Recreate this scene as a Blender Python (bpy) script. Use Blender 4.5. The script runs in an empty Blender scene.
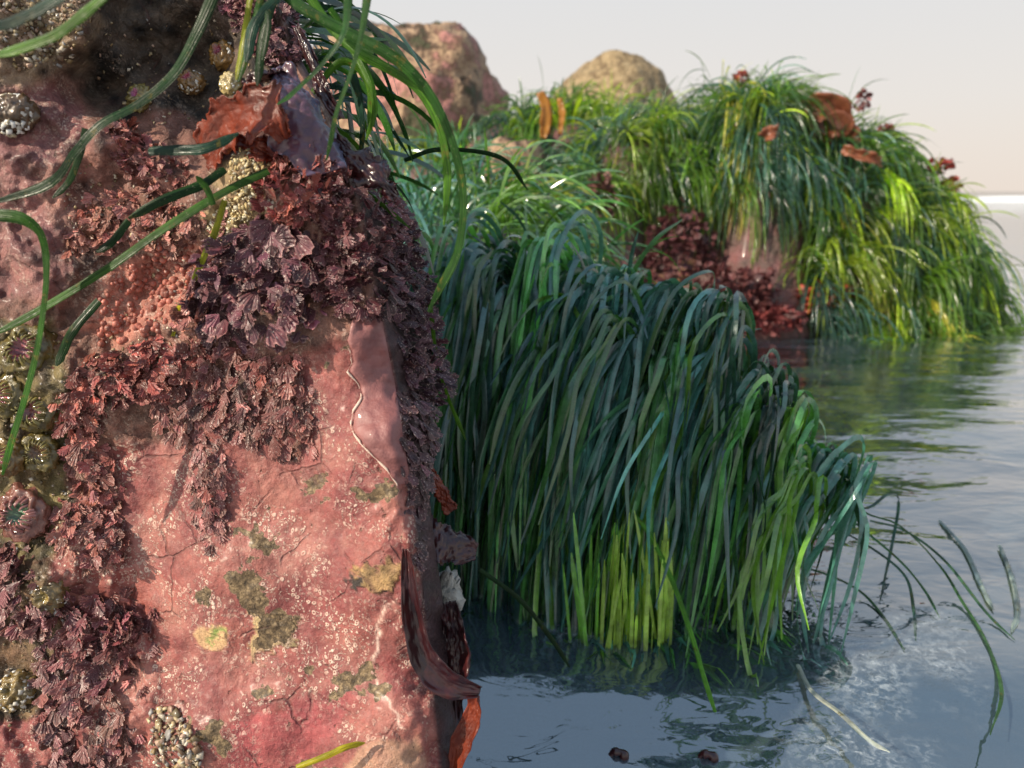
import bpy, math, numpy as np
from mathutils import Vector
R = math.radians
rng = np.random.default_rng(11)
S = bpy.context.scene
C = S.collection

# ------------------------------------------------------------------ camera, sky, sun, exposure
F = 773.0; PITCH = R(14.0); CZ = 0.37
cam_d = bpy.data.cameras.new('camera'); cam = bpy.data.objects.new('camera', cam_d); C.objects.link(cam)
cam.location = (0, 0, CZ); cam.rotation_euler = (R(90) - PITCH, 0, 0)
cam_d.sensor_width = 36; cam_d.lens = 36 * F / 1024; cam_d.clip_start = 0.01; cam_d.clip_end = 2000
cam_d.dof.use_dof = True; cam_d.dof.focus_distance = 0.46; cam_d.dof.aperture_fstop = 10
S.camera = cam

SUN = Vector((-0.72, -0.42, 0.50)).normalized()
sel = math.asin(SUN.z); saz = math.atan2(SUN.x, SUN.y)
w = bpy.data.worlds.new('World'); S.world = w; w.use_nodes = True
nt = w.node_tree; nt.nodes.clear()
out = nt.nodes.new('ShaderNodeOutputWorld'); bg = nt.nodes.new('ShaderNodeBackground')
sky = nt.nodes.new('ShaderNodeTexSky'); sky.sky_type = 'NISHITA'; sky.sun_disc = False
sky.sun_elevation = sel; sky.sun_rotation = saz; sky.dust_density = 2.0; sky.air_density = 1.2
# sea fog: pale band low over the horizon that opens to blue overhead
tc = nt.nodes.new('ShaderNodeTexCoord'); sp = nt.nodes.new('ShaderNodeSeparateXYZ')
nt.links.new(tc.outputs['Generated'], sp.inputs[0])
rmp = nt.nodes.new('ShaderNodeValToRGB'); nt.links.new(sp.outputs['Z'], rmp.inputs[0])
e = rmp.color_ramp.elements
e[0].position = 0.0; e[0].color = (6.9, 6.05, 5.35, 1)
e[1].position = 0.10; e[1].color = (6.6, 6.2, 5.85, 1)
k = e.new(0.45); k.color = (5.4, 6.0, 6.6, 1)
k = e.new(0.9); k.color = (4.2, 6.0, 8.2, 1)
mk = nt.nodes.new('ShaderNodeMapRange'); mk.inputs['From Min'].default_value = 0.3; mk.inputs['From Max'].default_value = 0.75
mk.inputs['To Min'].default_value = 0.95; mk.inputs['To Max'].default_value = 0.6
nt.links.new(sp.outputs['Z'], mk.inputs['Value'])
mx = nt.nodes.new('ShaderNodeMix'); mx.data_type = 'RGBA'
nt.links.new(mk.outputs[0], mx.inputs[0]); nt.links.new(sky.outputs[0], mx.inputs[6]); nt.links.new(rmp.outputs[0], mx.inputs[7])
nt.links.new(mx.outputs[2], bg.inputs[0]); bg.inputs[1].default_value = 0.105
nt.links.new(bg.outputs[0], out.inputs[0])
sl = bpy.data.lights.new('sun', 'SUN'); sl.energy = 5.0; sl.angle = R(0.6); sl.color = (1.0, 0.87, 0.69)
so = bpy.data.objects.new('sun', sl); C.objects.link(so); so.rotation_euler = SUN.to_track_quat('Z', 'Y').to_euler()
so.location = (-3, -2, 3)
S.view_settings.view_transform = 'Standard'; S.view_settings.look = 'None'; S.view_settings.gamma = 1
S.view_settings.exposure = 0.27
try:
    S.cycles.transparent_max_bounces = 12
except Exception: pass

# ------------------------------------------------------------------ helpers
cp, spi = math.cos(PITCH), math.sin(PITCH)
def W(px, py, Y):
    """photo pixel + distance forward -> world point(s)"""
    px = np.asarray(px, float); py = np.asarray(py, float); Y = np.asarray(Y, float)
    x = (px - 512) / F; y = (384 - py) / F
    dy = cp + y * spi; dz = y * cp - spi
    t = Y / dy
    return np.stack(np.broadcast_arrays(x * t, Y + 0 * t, CZ + dz * t), -1)
def ground_Y(py, z=0.0):
    y = (384 - py) / F
    return (z - CZ) * (cp + y * spi) / (y * cp - spi)

def _hash(ix, iy, iz):
    h = (ix * 374761393 + iy * 668265263 + iz * 2147483647 + 1442695) & 0xffffffff
    h = ((h ^ (h >> 13)) * 1274126177) & 0xffffffff
    h = (h ^ (h >> 16)) & 0xffffffff
    return h / 4294967295.0
def vnoise(p):
    p = np.asarray(p, float); i = np.floor(p).astype(np.int64); f = p - i; f = f * f * (3 - 2 * f)
    r = 0
    for a in (0, 1):
        for b in (0, 1):
            for c in (0, 1):
                wgt = (f[..., 0] if a else 1 - f[..., 0]) * (f[..., 1] if b else 1 - f[..., 1]) * (f[..., 2] if c else 1 - f[..., 2])
                r = r + wgt * _hash(i[..., 0] + a, i[..., 1] + b, i[..., 2] + c)
    return r * 2 - 1
def fbm(p, o=4, g=0.5):
    r = 0; a = 1.0
    for k in range(o):
        r = r + a * vnoise(np.asarray(p) * (2.03 ** k) + 17.3 * k); a *= g
    return r
def sstep(a, b, x):
    t = np.clip((x - a) / (b - a), 0, 1); return t * t * (3 - 2 * t)
def nrm(v):
    v = np.asarray(v, float); return v / np.maximum(np.linalg.norm(v, axis=-1, keepdims=True), 1e-12)

def inpoly(px, py, poly):
    px = np.asarray(px); py = np.asarray(py); c = np.zeros(px.shape, bool); n = len(poly)
    for i in range(n):
        x1, y1 = poly[i]; x2, y2 = poly[(i + 1) % n]
        m = ((y1 > py) != (y2 > py)) & (px < (x2 - x1) * (py - y1) / ((y2 - y1) + 1e-9) + x1)
        c ^= m
    return c
def polysd(px, py, poly):
    """signed distance to polygon in px, positive inside"""
    px = np.asarray(px, float); py = np.asarray(py, float); d = np.full(px.shape, 1e9); n = len(poly)
    for i in range(n):
        a = np.array(poly[i], float); b = np.array(poly[(i + 1) % n], float); ab = b - a
        t = np.clip(((px - a[0]) * ab[0] + (py - a[1]) * ab[1]) / (ab @ ab), 0, 1)
        d = np.minimum(d, np.hypot(px - a[0] - t * ab[0], py - a[1] - t * ab[1]))
    return np.where(inpoly(px, py, poly), d, -d)

def make_mesh(name, V, Fq, mat, parent=None, col=None, uv=None, smooth=True, loc=None, attrs=None):
    V = np.asarray(V, float)
    if loc is None: loc = (0, 0, 0)
    V = V - np.asarray(loc)
    me = bpy.data.meshes.new(name)
    me.vertices.add(len(V)); me.vertices.foreach_set('co', V.astype(np.float32).ravel())
    if isinstance(Fq, np.ndarray):
        n = len(Fq); kk = Fq.shape[1]
        me.loops.add(n * kk); me.loops.foreach_set('vertex_index', Fq.astype(np.int32).ravel())
        me.polygons.add(n); me.polygons.foreach_set('loop_start', np.arange(0, n * kk, kk, dtype=np.int32))
    else:
        fl = [i for f in Fq for i in f]; st = np.cumsum([0] + [len(f) for f in Fq[:-1]])
        me.loops.add(len(fl)); me.loops.foreach_set('vertex_index', np.array(fl, np.int32))
        me.polygons.add(len(Fq)); me.polygons.foreach_set('loop_start', st.astype(np.int32))
    me.update(calc_edges=True); me.validate()
    if smooth: me.polygons.foreach_set('use_smooth', np.ones(len(me.polygons), bool))
    if col is not None:
        a = me.color_attributes.new('tint', 'FLOAT_COLOR', 'POINT')
        c4 = np.ones((len(V), 4), np.float32); c4[:, :3] = col; a.data.foreach_set('color', c4.ravel())
    if uv is not None:
        a = me.attributes.new('blade_uv', 'FLOAT2', 'POINT'); a.data.foreach_set('vector', np.asarray(uv, np.float32).ravel())
    for kx, vv in (attrs or {}).items():
        a = me.attributes.new(kx, 'FLOAT', 'POINT'); a.data.foreach_set('value', np.asarray(vv, np.float32).ravel())
    me.materials.append(mat)
    o = bpy.data.objects.new(name, me); C.objects.link(o); o.location = loc
    if parent is not None:
        o.parent = parent; 
    return o
def tag(o, label=None, cat=None, group=None, kind=None):
    if label: o['label'] = label
    if cat: o['category'] = cat
    if group: o['group'] = group
    if kind: o['kind'] = kind
    return o
def empty(name, loc, label, cat, group=None):
    o = bpy.data.objects.new(name, None); C.objects.link(o); o.location = tuple(float(v) for v in loc); o.empty_display_size = 0.02
    return tag(o, label, cat, group)
class Acc:
    """collects pieces into one mesh"""
    def __init__(s): s.V = []; s.F = []; s.C = []; s.U = []; s.n = 0
    def add(s, V, Fq, col=(1, 1, 1), uv=None):
        V = np.asarray(V, float); n = len(V)
        s.V.append(V); s.F.append(np.asarray(Fq) + s.n)
        c = np.empty((n, 3)); c[:] = col; s.C.append(c)
        s.U.append(np.zeros((n, 2)) if uv is None else uv); s.n += n
    def build(s, name, mat, parent=None, loc=None, smooth=True):
        return make_mesh(name, np.concatenate(s.V), np.concatenate(s.F), mat, parent, np.concatenate(s.C), np.concatenate(s.U), smooth, loc)

# ------------------------------------------------------------------ materials
def mat(name):
    m = bpy.data.materials.new(name); m.use_nodes = True; m.node_tree.nodes.clear(); return m, m.node_tree
class N:
    def __init__(s, nt): s.t = nt
    def n(s, typ, **kw):
        nd = s.t.nodes.new('ShaderNode' + typ)
        for k_, v in kw.items():
            if hasattr(nd, k_): setattr(nd, k_, v)
        return nd
    def l(s, a, b): s.t.links.new(a, b)
    def noise(s, vec, scale, detail=4, rough=0.55, dist=0):
        nd = s.n('TexNoise'); s.l(vec, nd.inputs['Vector']); nd.inputs['Scale'].default_value = scale
        nd.inputs['Detail'].default_value = detail; nd.inputs['Roughness'].default_value = rough; nd.inputs['Distortion'].default_value = dist
        return nd.outputs['Fac']
    def ramp(s, fac, stops):
        nd = s.n('ValToRGB'); s.l(fac, nd.inputs[0]); e = nd.color_ramp.elements
        for i, (p, c) in enumerate(stops):
            el = e[i] if i < 2 else e.new(p)
            el.position = p; el.color = (c[0], c[1], c[2], 1) if hasattr(c, '__len__') else (c, c, c, 1)
        return nd.outputs[0]
    def mix(s, f, a, b, mode='MIX'):
        nd = s.n('Mix'); nd.data_type = 'RGBA'; nd.blend_type = mode
        for i, v in ((0, f), (6, a), (7, b)):
            if hasattr(v, 'links'): s.l(v, nd.inputs[i])
            elif hasattr(v, '__len__'): nd.inputs[i].default_value = (v[0], v[1], v[2], 1)
            else: nd.inputs[i].default_value = v if i == 0 else (v, v, v, 1)
        return nd.outputs[2]
    def math(s, op, a, b=0.0, c=None):
        nd = s.n('Math'); nd.operation = op
        for i, v in enumerate((a, b, c)):
            if v is None: continue
            if hasattr(v, 'links'): s.l(v, nd.inputs[i])
            else: nd.inputs[i].default_value = v
        return nd.outputs[0]
    def attr(s, name, o='Color'):
        nd = s.n('Attribute'); nd.attribute_name = name; return nd.outputs[o]
    def bump(s, h, st, dist, normal=None):
        nd = s.n('Bump'); s.l(h, nd.inputs['Height']); nd.inputs['Strength'].default_value = st; nd.inputs['Distance'].default_value = dist
        if normal is not None: s.l(normal, nd.inputs['Normal'])
        return nd.outputs[0]
    def princ(s, base, rough=0.5, normal=None, coat=0.0, spec=0.5, coatr=0.1):
        nd = s.n('BsdfPrincipled')
        if hasattr(base, 'links'): s.l(base, nd.inputs['Base Color'])
        else: nd.inputs['Base Color'].default_value = (*base, 1)
        if hasattr(rough, 'links'): s.l(rough, nd.inputs['Roughness'])
        else: nd.inputs['Roughness'].default_value = rough
        nd.inputs['Coat Weight'].default_value = coat; nd.inputs['Coat Roughness'].default_value = coatr
        nd.inputs['Specular IOR Level'].default_value = spec
        if normal is not None:
            s.l(normal, nd.inputs['Normal'])
        return nd
    def out(s, sh):
        o = s.n('OutputMaterial'); s.l(sh, o.inputs[0]); return o

def geo_pos(g):
    return g.n('NewGeometry').outputs['Position']

def blade_material(name, trans=0.35, rough=0.24, spec=0.6, coat=0.0, streak=0.0):
    m, t = mat(name); g = N(t); pos = geo_pos(g)
    tint = g.attr('tint'); uv = g.attr('blade_uv', 'Vector'); s_ = g.n('SeparateXYZ'); g.l(uv, s_.inputs[0])
    n1 = g.noise(pos, 70, 3); col = g.mix(1.0, tint, g.ramp(n1, [(0.3, 0.6), (0.7, 1.45)]), 'MULTIPLY')
    vein = g.math('SINE', g.math('MULTIPLY', s_.outputs[0], 44.0))
    col = g.mix(g.math('MULTIPLY_ADD', vein, 0.10, 0.10), col, g.mix(1.0, col, (0.5, 0.55, 0.5), 'MULTIPLY'))
    if streak:
        col = g.mix(g.ramp(g.noise(pos, 110, 4, 0.7), [(0.60, 0.0), (0.66, 0.7)]), col, (0.10, 0.085, 0.02))
        mpb = g.n('Mapping'); g.l(uv, mpb.inputs[0]); mpb.inputs['Scale'].default_value = (7, 2.2, 1)
        col = g.mix(1.0, col, g.ramp(g.noise(mpb.outputs[0], 1.6, 4, 0.6, 0.6), [(0.34, (0.30, 0.38, 0.34)), (0.52, (1.0, 1.0, 1.0)), (0.68, (1.55, 1.35, 0.9))]), 'MULTIPLY')
    # fine silt and specks that cling to the wet blade
    sp_ = g.ramp(g.noise(pos, 900, 2, 0.7), [(0.66, 0.0), (0.72, 1.0)])
    col = g.mix(g.math('MULTIPLY', sp_, 0.35), col, (0.42, 0.40, 0.28))
    nb = g.bump(vein, 0.28, 0.0004)
    nb = g.bump(g.noise(pos, 260, 3), 0.25, 0.0008, nb)
    p = g.princ(col, g.ramp(g.noise(pos, 130, 3), [(0.3, rough * 0.7), (0.75, rough * 1.7)]), nb, coat, spec, 0.14)
    p.inputs['Coat IOR'].default_value = 1.9; p.inputs['Coat Tint'].default_value = (0.80, 0.94, 1, 1)
    tr = g.n('BsdfTranslucent'); g.l(g.mix(1.0, col, (2.2, 2.3, 0.9), 'MULTIPLY'), tr.inputs[0]); g.l(nb, tr.inputs['Normal'])
    mxs = g.n('MixShader'); mxs.inputs[0].default_value = trans; g.l(p.outputs[0], mxs.inputs[1]); g.l(tr.outputs[0], mxs.inputs[2])
    g.out(mxs.outputs[0]); return m
M_grass = blade_material('surfgrass_blade', 0.24, 0.26, 0.6, 0.6)
M_fgrass = blade_material('surfgrass_blade_near', 0.20, 0.30, 0.18, 0.0, 1.0)
M_bgrass = blade_material('surfgrass_blade_far', 0.48, 0.13, 0.8)

def coralline_material():
    m, t = mat('coralline_frond'); g = N(t); pos = geo_pos(g)
    tint = g.attr('tint'); uv = g.attr('blade_uv', 'Vector'); s_ = g.n('SeparateXYZ'); g.l(uv, s_.inputs[0])
    col = g.mix(1.0, tint, g.ramp(g.noise(pos, 220, 4, 0.6), [(0.28, 0.55), (0.75, 1.45)]), 'MULTIPLY')
    rim = g.math('ADD', s_.outputs[1], g.math('MULTIPLY_ADD', g.noise(pos, 500, 2), 0.12, -0.06))
    rimf = g.ramp(rim, [(0.90, 0.0), (0.985, 1.0)])
    col = g.mix(g.math('MULTIPLY', rimf, 0.7), col, g.mix(0.5, g.mix(1.0, tint, (2.5, 2.6, 2.4), 'MULTIPLY'), (0.50, 0.30, 0.25)))
    sp_ = g.ramp(g.noise(pos, 950, 1, 0.5), [(0.67, 0.0), (0.71, 1.0)])
    col = g.mix(g.math('MULTIPLY', sp_, 0.8), col, (0.62, 0.50, 0.44))  # pale specks put the wet glisten into the frond colour
    rid = g.math('SINE', g.math('MULTIPLY', s_.outputs[0], 60.0))
    nb = g.bump(rid, 0.5, 0.0006); nb = g.bump(g.noise(pos, 700, 3, 0.6), 0.5, 0.0006, nb)
    p = g.princ(col, g.ramp(g.noise(pos, 350, 2), [(0.35, 0.34), (0.7, 0.7)]), nb, 0.06, 0.5, 0.2)
    g.out(p.outputs[0]); return m
M_cor = coralline_material()

def rock_material():
    m, t = mat('tidepool_rock_face'); g = N(t); pos = geo_pos(g)
    tint = g.attr('tint'); spk = g.attr('speck', 'Fac'); rgh = g.attr('grit', 'Fac')
    wp = g.n('VectorMath'); wp.operation = 'MULTIPLY_ADD'
    nz = g.n('TexNoise'); g.l(pos, nz.inputs['Vector']); nz.inputs['Scale'].default_value = 90
    g.l(nz.outputs['Color'], wp.inputs[0]); wp.inputs[1].default_value = (0.006, 0.006, 0.006); g.l(pos, wp.inputs[2])
    P = wp.outputs[0]
    col = g.mix(1.0, tint, g.ramp(g.noise(P, 45, 5, 0.6), [(0.3, (0.78, 0.74, 0.78)), (0.72, (1.22, 1.22, 1.16))]), 'MULTIPLY')
    col = g.mix(1.0, col, g.ramp(g.noise(pos, 420, 4, 0.7), [(0.3, 0.72), (0.7, 1.25)]), 'MULTIPLY')
    # paler chalky flush
    col = g.mix(g.math('MULTIPLY', g.ramp(g.noise(P, 28, 4, 0.6), [(0.5, 0.0), (0.68, 0.6)]), spk), col, (0.46, 0.20, 0.155))
    # little ring shaped conceptacles and crumbs: clusters of white specks
    cl = g.ramp(g.noise(P, 40, 4, 0.65), [(0.46, 0.05), (0.64, 1.0)])
    v = g.n('TexVoronoi'); v.feature = 'DISTANCE_TO_EDGE'; g.l(P, v.inputs['Vector']); v.inputs['Scale'].default_value = 330
    v2 = g.n('TexVoronoi'); g.l(P, v2.inputs['Vector']); v2.inputs['Scale'].default_value = 330
    ring = g.ramp(v2.outputs['Distance'], [(0.12, 0.0), (0.22, 1.0)])
    ring = g.math('MULTIPLY', ring, g.ramp(v2.outputs['Distance'], [(0.32, 1.0), (0.46, 0.0)]))
    pick = g.n('SeparateColor'); g.l(v2.outputs['Color'], pick.inputs[0])
    ring = g.math('MULTIPLY', ring, g.ramp(pick.outputs[0], [(0.58, 0.0), (0.68, 1.0)]))
    v3 = g.n('TexVoronoi'); g.l(pos, v3.inputs['Vector']); v3.inputs['Scale'].default_value = 520
    pk3 = g.n('SeparateColor'); g.l(v3.outputs['Color'], pk3.inputs[0])
    dot = g.math('MULTIPLY', g.ramp(v3.outputs['Distance'], [(0.24, 1.0), (0.38, 0.0)]), g.ramp(pk3.outputs[1], [(0.66, 0.0), (0.69, 1.0)]))
    worm = g.math('MULTIPLY', g.ramp(g.noise(P, 230, 2, 0.5, 1.4), [(0.56, 0.0), (0.585, 1.0)]), g.ramp(g.noise(P, 230, 2, 0.5, 1.4), [(0.60, 1.0), (0.63, 0.0)]))
    wh = g.math('MAXIMUM', g.math('MAXIMUM', ring, dot), worm)
    wh = g.math('MULTIPLY', g.math('MULTIPLY', wh, cl), spk)
    col = g.mix(g.math('MULTIPLY', wh, 0.8), col, (0.85, 0.66, 0.53))
    # small dark pits
    pit = g.ramp(g.noise(P, 170, 3, 0.6), [(0.27, 1.0), (0.32, 0.0)])
    col = g.mix(g.math('MULTIPLY', pit, 0.6), col, (0.07, 0.05, 0.03))
    sc = g.math('ADD', g.attr('scar', 'Fac'), g.math('MULTIPLY_ADD', g.noise(P, 210, 5, 0.72), 1.1, -0.55))
    scm = g.ramp(sc, [(0.47, 0.0), (0.53, 1.0)]); ring_ = g.math('SUBTRACT', g.ramp(sc, [(0.40, 0.0), (0.46, 1.0)]), scm)
    col = g.mix(scm, col, g.ramp(g.noise(pos, 330, 4, 0.7), [(0.32, (0.04, 0.027, 0.014)), (0.5, (0.115, 0.075, 0.036)), (0.66, (0.30, 0.21, 0.11))]))
    col = g.mix(g.math('MULTIPLY', ring_, 0.5), col, (0.55, 0.34, 0.25))
    ve = g.n('TexVoronoi'); ve.feature = 'DISTANCE_TO_EDGE'; g.l(P, ve.inputs['Vector']); ve.inputs['Scale'].default_value = 26
    crk = g.math('MULTIPLY', g.ramp(ve.outputs['Distance'], [(0.006, 1.0), (0.022, 0.0)]), g.ramp(g.noise(pos, 30, 3), [(0.5, 0.0), (0.6, 1.0)]))
    col = g.mix(g.math('MULTIPLY', crk, 0.55), col, (0.09, 0.03, 0.025))
    h = g.math('SUBTRACT', g.math('ADD', g.math('MULTIPLY', wh, 0.7), g.math('MULTIPLY', g.math('ADD', scm, crk), -1.1)), 0.0)
    h = g.math('ADD', h, g.math('MULTIPLY', g.noise(pos, 480, 4, 0.65), 0.9))
    h = g.math('ADD', h, g.math('MULTIPLY', g.noise(P, 120, 4, 0.6), 0.7)); h = g.math('SUBTRACT', h, pit)
    nb = g.bump(h, 0.75, 0.0012)
    nb = g.bump(g.math('MULTIPLY', g.noise(pos, 260, 5, 0.7), rgh), 0.9, 0.004, nb)
    p = g.princ(col, g.ramp(g.noise(pos, 260, 4, 0.75), [(0.3, 0.3), (0.6, 0.72)]), nb, 0.10, 0.5, 0.25)
    g.out(p.outputs[0]); return m
M_rock = rock_material()

def simple_mat(name, cols, scale=60, rough=0.4, bump=0.4, bd=0.001, coat=0.0, trans=0.0, tint=False, spec=0.5, fine=None, iri=None, span=(.28, .72)):
    m, t = mat(name); g = N(t); pos = geo_pos(g)
    f = g.noise(pos, scale, 5, 0.62)
    n_ = len(cols); col = g.ramp(f, [(span[0] + (span[1] - span[0]) * i / max(n_ - 1, 1), c) for i, c in enumerate(cols)])
    if tint: col = g.mix(1.0, g.attr('tint'), col, 'MULTIPLY')
    h = g.noise(pos, (fine or scale * 5), 4, 0.65)
    nb = g.bump(h, bump, bd)
    p = g.princ(col, rough, nb, coat, spec, 0.08)
    if iri:
        lw = g.n('LayerWeight'); lw.inputs[0].default_value = 0.45
        c2 = g.mix(g.ramp(g.math('ADD', lw.outputs['Facing'], g.math('MULTIPLY_ADD', g.noise(pos, 70, 2), 0.8, -0.4)), [(0.3, 0.0), (0.8, 1.0)]), col, iri)
        g.l(c2, p.inputs['Base Color'])
    if trans > 0:
        tr = g.n('BsdfTranslucent'); g.l(g.mix(1.0, col, (2.0, 1.8, 1.6), 'MULTIPLY'), tr.inputs[0])
        mxs = g.n('MixShader'); mxs.inputs[0].default_value = trans; g.l(p.outputs[0], mxs.inputs[1]); g.l(tr.outputs[0], mxs.inputs[2])
        g.out(mxs.outputs[0])
    else: g.out(p.outputs[0])
    return m
M_mauve = simple_mat('mauve_crust', [(0.16, 0.06, 0.06), (0.25, 0.095, 0.09), (0.33, 0.15, 0.14)], 60, 0.5, 0.7, 0.0008, 0.08, fine=420)
M_rim = simple_mat('pale_crust_margin', [(0.6, 0.42, 0.34), (0.75, 0.6, 0.5)], 300, 0.6)
M_red = simple_mat('red_seaweed_blade', [(0.08, 0.014, 0.008), (0.18, 0.028, 0.010), (0.28, 0.05, 0.02)], 75, 0.40, 0.7, 0.0012, 0.1, 0.24, fine=300)
M_dred = simple_mat('dark_red_seaweed_blade', [(0.018, 0.005, 0.008), (0.035, 0.008, 0.010), (0.08, 0.014, 0.012)], 60, 0.28, 0.45, 0.0008, 0.4, 0.10, fine=260)
M_iri = simple_mat('iridescent_seaweed_blade', [(0.05, 0.025, 0.05), (0.10, 0.04, 0.06), (0.12, 0.07, 0.11)], 60, 0.32, 0.5, 0.0008, 0.35, 0.05, fine=420, iri=(0.13, 0.15, 0.25))
M_brown = simple_mat('brown_kelp_blade', [(0.14, 0.05, 0.03), (0.30, 0.11, 0.06), (0.42, 0.17, 0.09)], 25, 0.3, 0.3, 0.002, 0.3, 0.3, fine=90)
M_gold = simple_mat('golden_kelp_blade', [(0.30, 0.13, 0.02), (0.48, 0.24, 0.04)], 25, 0.25, 0.3, 0.002, 0.3, 0.4)
M_hum = simple_mat('mound_rock', [(0.015, 0.014, 0.010), (0.04, 0.03, 0.02), (0.09, 0.06, 0.035), (0.08, 0.035, 0.03)], 22, 0.5, 0.8, 0.006, 0.2)
M_bhum = simple_mat('far_mound_rock', [(0.03, 0.03, 0.015), (0.10, 0.06, 0.05), (0.20, 0.08, 0.08), (0.26, 0.17, 0.06)], 9, 0.5, 0.9, 0.02, 0.1)
M_tuft = simple_mat('maroon_tuft', [(0.4, 0.4, 0.4), (0.8, 0.8, 0.8), (1.3, 1.2, 1.1)], 60, 0.45, 0.5, 0.002, 0.1, 0.15, tint=True)
M_pinkrock = simple_mat('pink_brown_boulder', [(0.05, 0.055, 0.02), (0.09, 0.05, 0.03), (0.42, 0.28, 0.17), (0.20, 0.11, 0.07), (0.50, 0.22, 0.19), (0.16, 0.07, 0.05)], 4.5, 0.7, 0.9, 0.04, 0.0, fine=22, span=(.38, .62))
M_tanrock = simple_mat('tan_mussel_boulder', [(0.28, 0.19, 0.10), (0.55, 0.40, 0.22), (0.70, 0.53, 0.30)], 22, 0.8, 1.0, 0.08, 0.0, fine=50, span=(.38, .62))
M_bed = simple_mat('pool_bed', [(0.012, 0.016, 0.014), (0.035, 0.04, 0.03), (0.06, 0.05, 0.04)], 12, 0.8, 0.8, 0.01)
M_sub = simple_mat('submerged_rock', [(0.38, 0.10, 0.12), (0.58, 0.20, 0.21), (0.65, 0.30, 0.28)], 30, 0.7, 0.8, 0.004)
M_chip = simple_mat('shell_chip', [(0.75, 0.75, 0.75), (1.1, 1.1, 1.1)], 300, 0.45, 0.4, 0.0005, 0.3, tint=True)
M_anem = simple_mat('anemone_flesh', [(0.6, 0.6, 0.6), (1.0, 1.0, 1.0), (1.5, 1.4, 1.2)], 180, 0.16, 0.6, 0.0012, 0.8, 0.12, tint=True, fine=500)
M_sponge = simple_mat('pale_barnacle', [(0.18, 0.17, 0.14), (0.42, 0.40, 0.36), (0.55, 0.53, 0.48)], 150, 0.6, 0.9, 0.002, 0.1)

# ------------------------------------------------------------------ foreground rock : a slab turned to the sun, with a receding shaded side
ctrl = np.array([
 (100, 768, .372), (410, 768, .335), (250, 768, .352), (90, 600, .388), (250, 600, .368), (410, 600, .350), (110, 470, .398), (250, 470, .382), (400, 470, .362),
 (370, 330, .376), (300, 330, .386), (200, 330, .394), (110, 300, .402), (120, 220, .404), (200, 220, .404), (300, 200, .385), (250, 165, .396), (350, 200, .392),
 (20, 768, .372), (0, 640, .385), (0, 480, .392), (50, 400, .395), (0, 300, .395), (50, 150, .395), (0, 50, .40), (60, 30, .41), (100, 150, .41), (150, 170, .408),
 (150, 60, .475), (110, 70, .455), (210, 50, .48), (200, 110, .45), (150, 110, .44), (150, 0, .455), (240, 0, .47), (285, 60, .45), (320, 110, .43), (270, 110, .43),
 (-250, 50, .42), (-250, 400, .41), (-250, 768, .40), (-100, 400, .40), (100, -200, .47), (280, -200, .48), (-250, -200, .46), (100, 1100, .35), (400, 1100, .32), (-250, 1100, .36)], float)
def edge(py): return np.interp(py, [-200, 0, 60, 110, 200, 310, 400, 480, 560, 768, 1100], [262, 276, 292, 322, 356, 376, 395, 406, 414, 436, 470])
def bulge(py): return np.interp(py, [-200, 0, 110, 180, 240, 300, 380, 420, 470, 540, 620, 768, 1100], [14, 14, 6, 14, 34, 36, 44, 36, 22, 22, 26, 22, 20])
def depth0(px, py):
    px = np.asarray(px, float); py = np.asarray(py, float); num = 0; den = 0
    for cx, cy, cY in ctrl:
        d2 = (px - cx) ** 2 + (py - cy) ** 2 + 300.0
        wgt = d2 ** -1.7; num = num + wgt * cY; den = den + wgt
    return num / den
CL_BUMPS = [(290, 215, 62, .010), (250, 300, 45, .008), (130, 385, 38, .008), (100, 520, 28, .005), (75, 660, 45, .006), (205, 480, 22, .003), (175, 745, 28, .012), (55, 590, 28, .006), (290, 400, 28, .003), (60, 250, 30, .006), (100, 150, 28, .006)]
def rock_pt(px, py, rough=1.0):
    px = np.asarray(px, float); py = np.asarray(py, float)
    ed = edge(py); ov = np.maximum(px - ed, 0)
    Y = depth0(np.minimum(px, ed), py) + ov * 0.0011
    for cx, cy, r, a in CL_BUMPS: Y = Y - a * np.exp(-((px - cx) ** 2 + (py - cy) ** 2) / (r * r))
    q = np.stack([px / 100, py / 100, np.zeros_like(px) + 3.1], -1)
    face = sstep(0, 40, np.minimum(polysd(px, py, FACE), 40)) 
    amp = 1 - 0.8 * face
    Y = Y + rough * amp * (0.010 * fbm(q * 2.1, 3) + 0.0018 * fbm(q * 9, 3)) + rough * (0.0009 * fbm(q * 3.2 + 9, 3) + 0.0003 * fbm(q * 16, 2))
    # round the corner between face and side
    Y = Y + 0.004 * np.exp(-((px - ed) / 7.0) ** 2) * (py > 300)
    return W(px, py, Y)
FACE = [(95, 450), (200, 430), (330, 330), (372, 310), (395, 400), (412, 560), (440, 800), (440, 1200), (120, 1200), (140, 640), (110, 560)]
def rock_frame(px, py):
    p = rock_pt(px, py, .4); a = rock_pt(np.asarray(px) + 4., py, .4); b = rock_pt(px, np.asarray(py) + 4., .4)
    n = nrm(np.cross(b - p, a - p)); 
    n = np.where((n[..., 1:2] > 0), -n, n)
    return p, n

us = np.concatenate([np.linspace(-260, -20, 14, endpoint=False), np.arange(-20, 272, 2.0)])
vs = np.concatenate([np.linspace(-200, -12, 14, endpoint=False), np.arange(-12, 784, 2.0), np.linspace(784, 1150, 18)])
PY, _ = np.meshgrid(vs, us, indexing='ij'); sil = edge(vs) + bulge(vs)
fr = np.linspace(0, 1, 76)
PXn = np.concatenate([np.broadcast_to(us, (len(vs), len(us))), 272 + (sil[:, None] - 272) * fr[None, 1:]], 1)
PXn = np.concatenate([PXn[:, :len(us)], PXn[:, len(us):]], 1)
PYn = np.broadcast_to(vs[:, None], PXn.shape).copy()
V0 = rock_pt(PXn, PYn)
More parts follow.
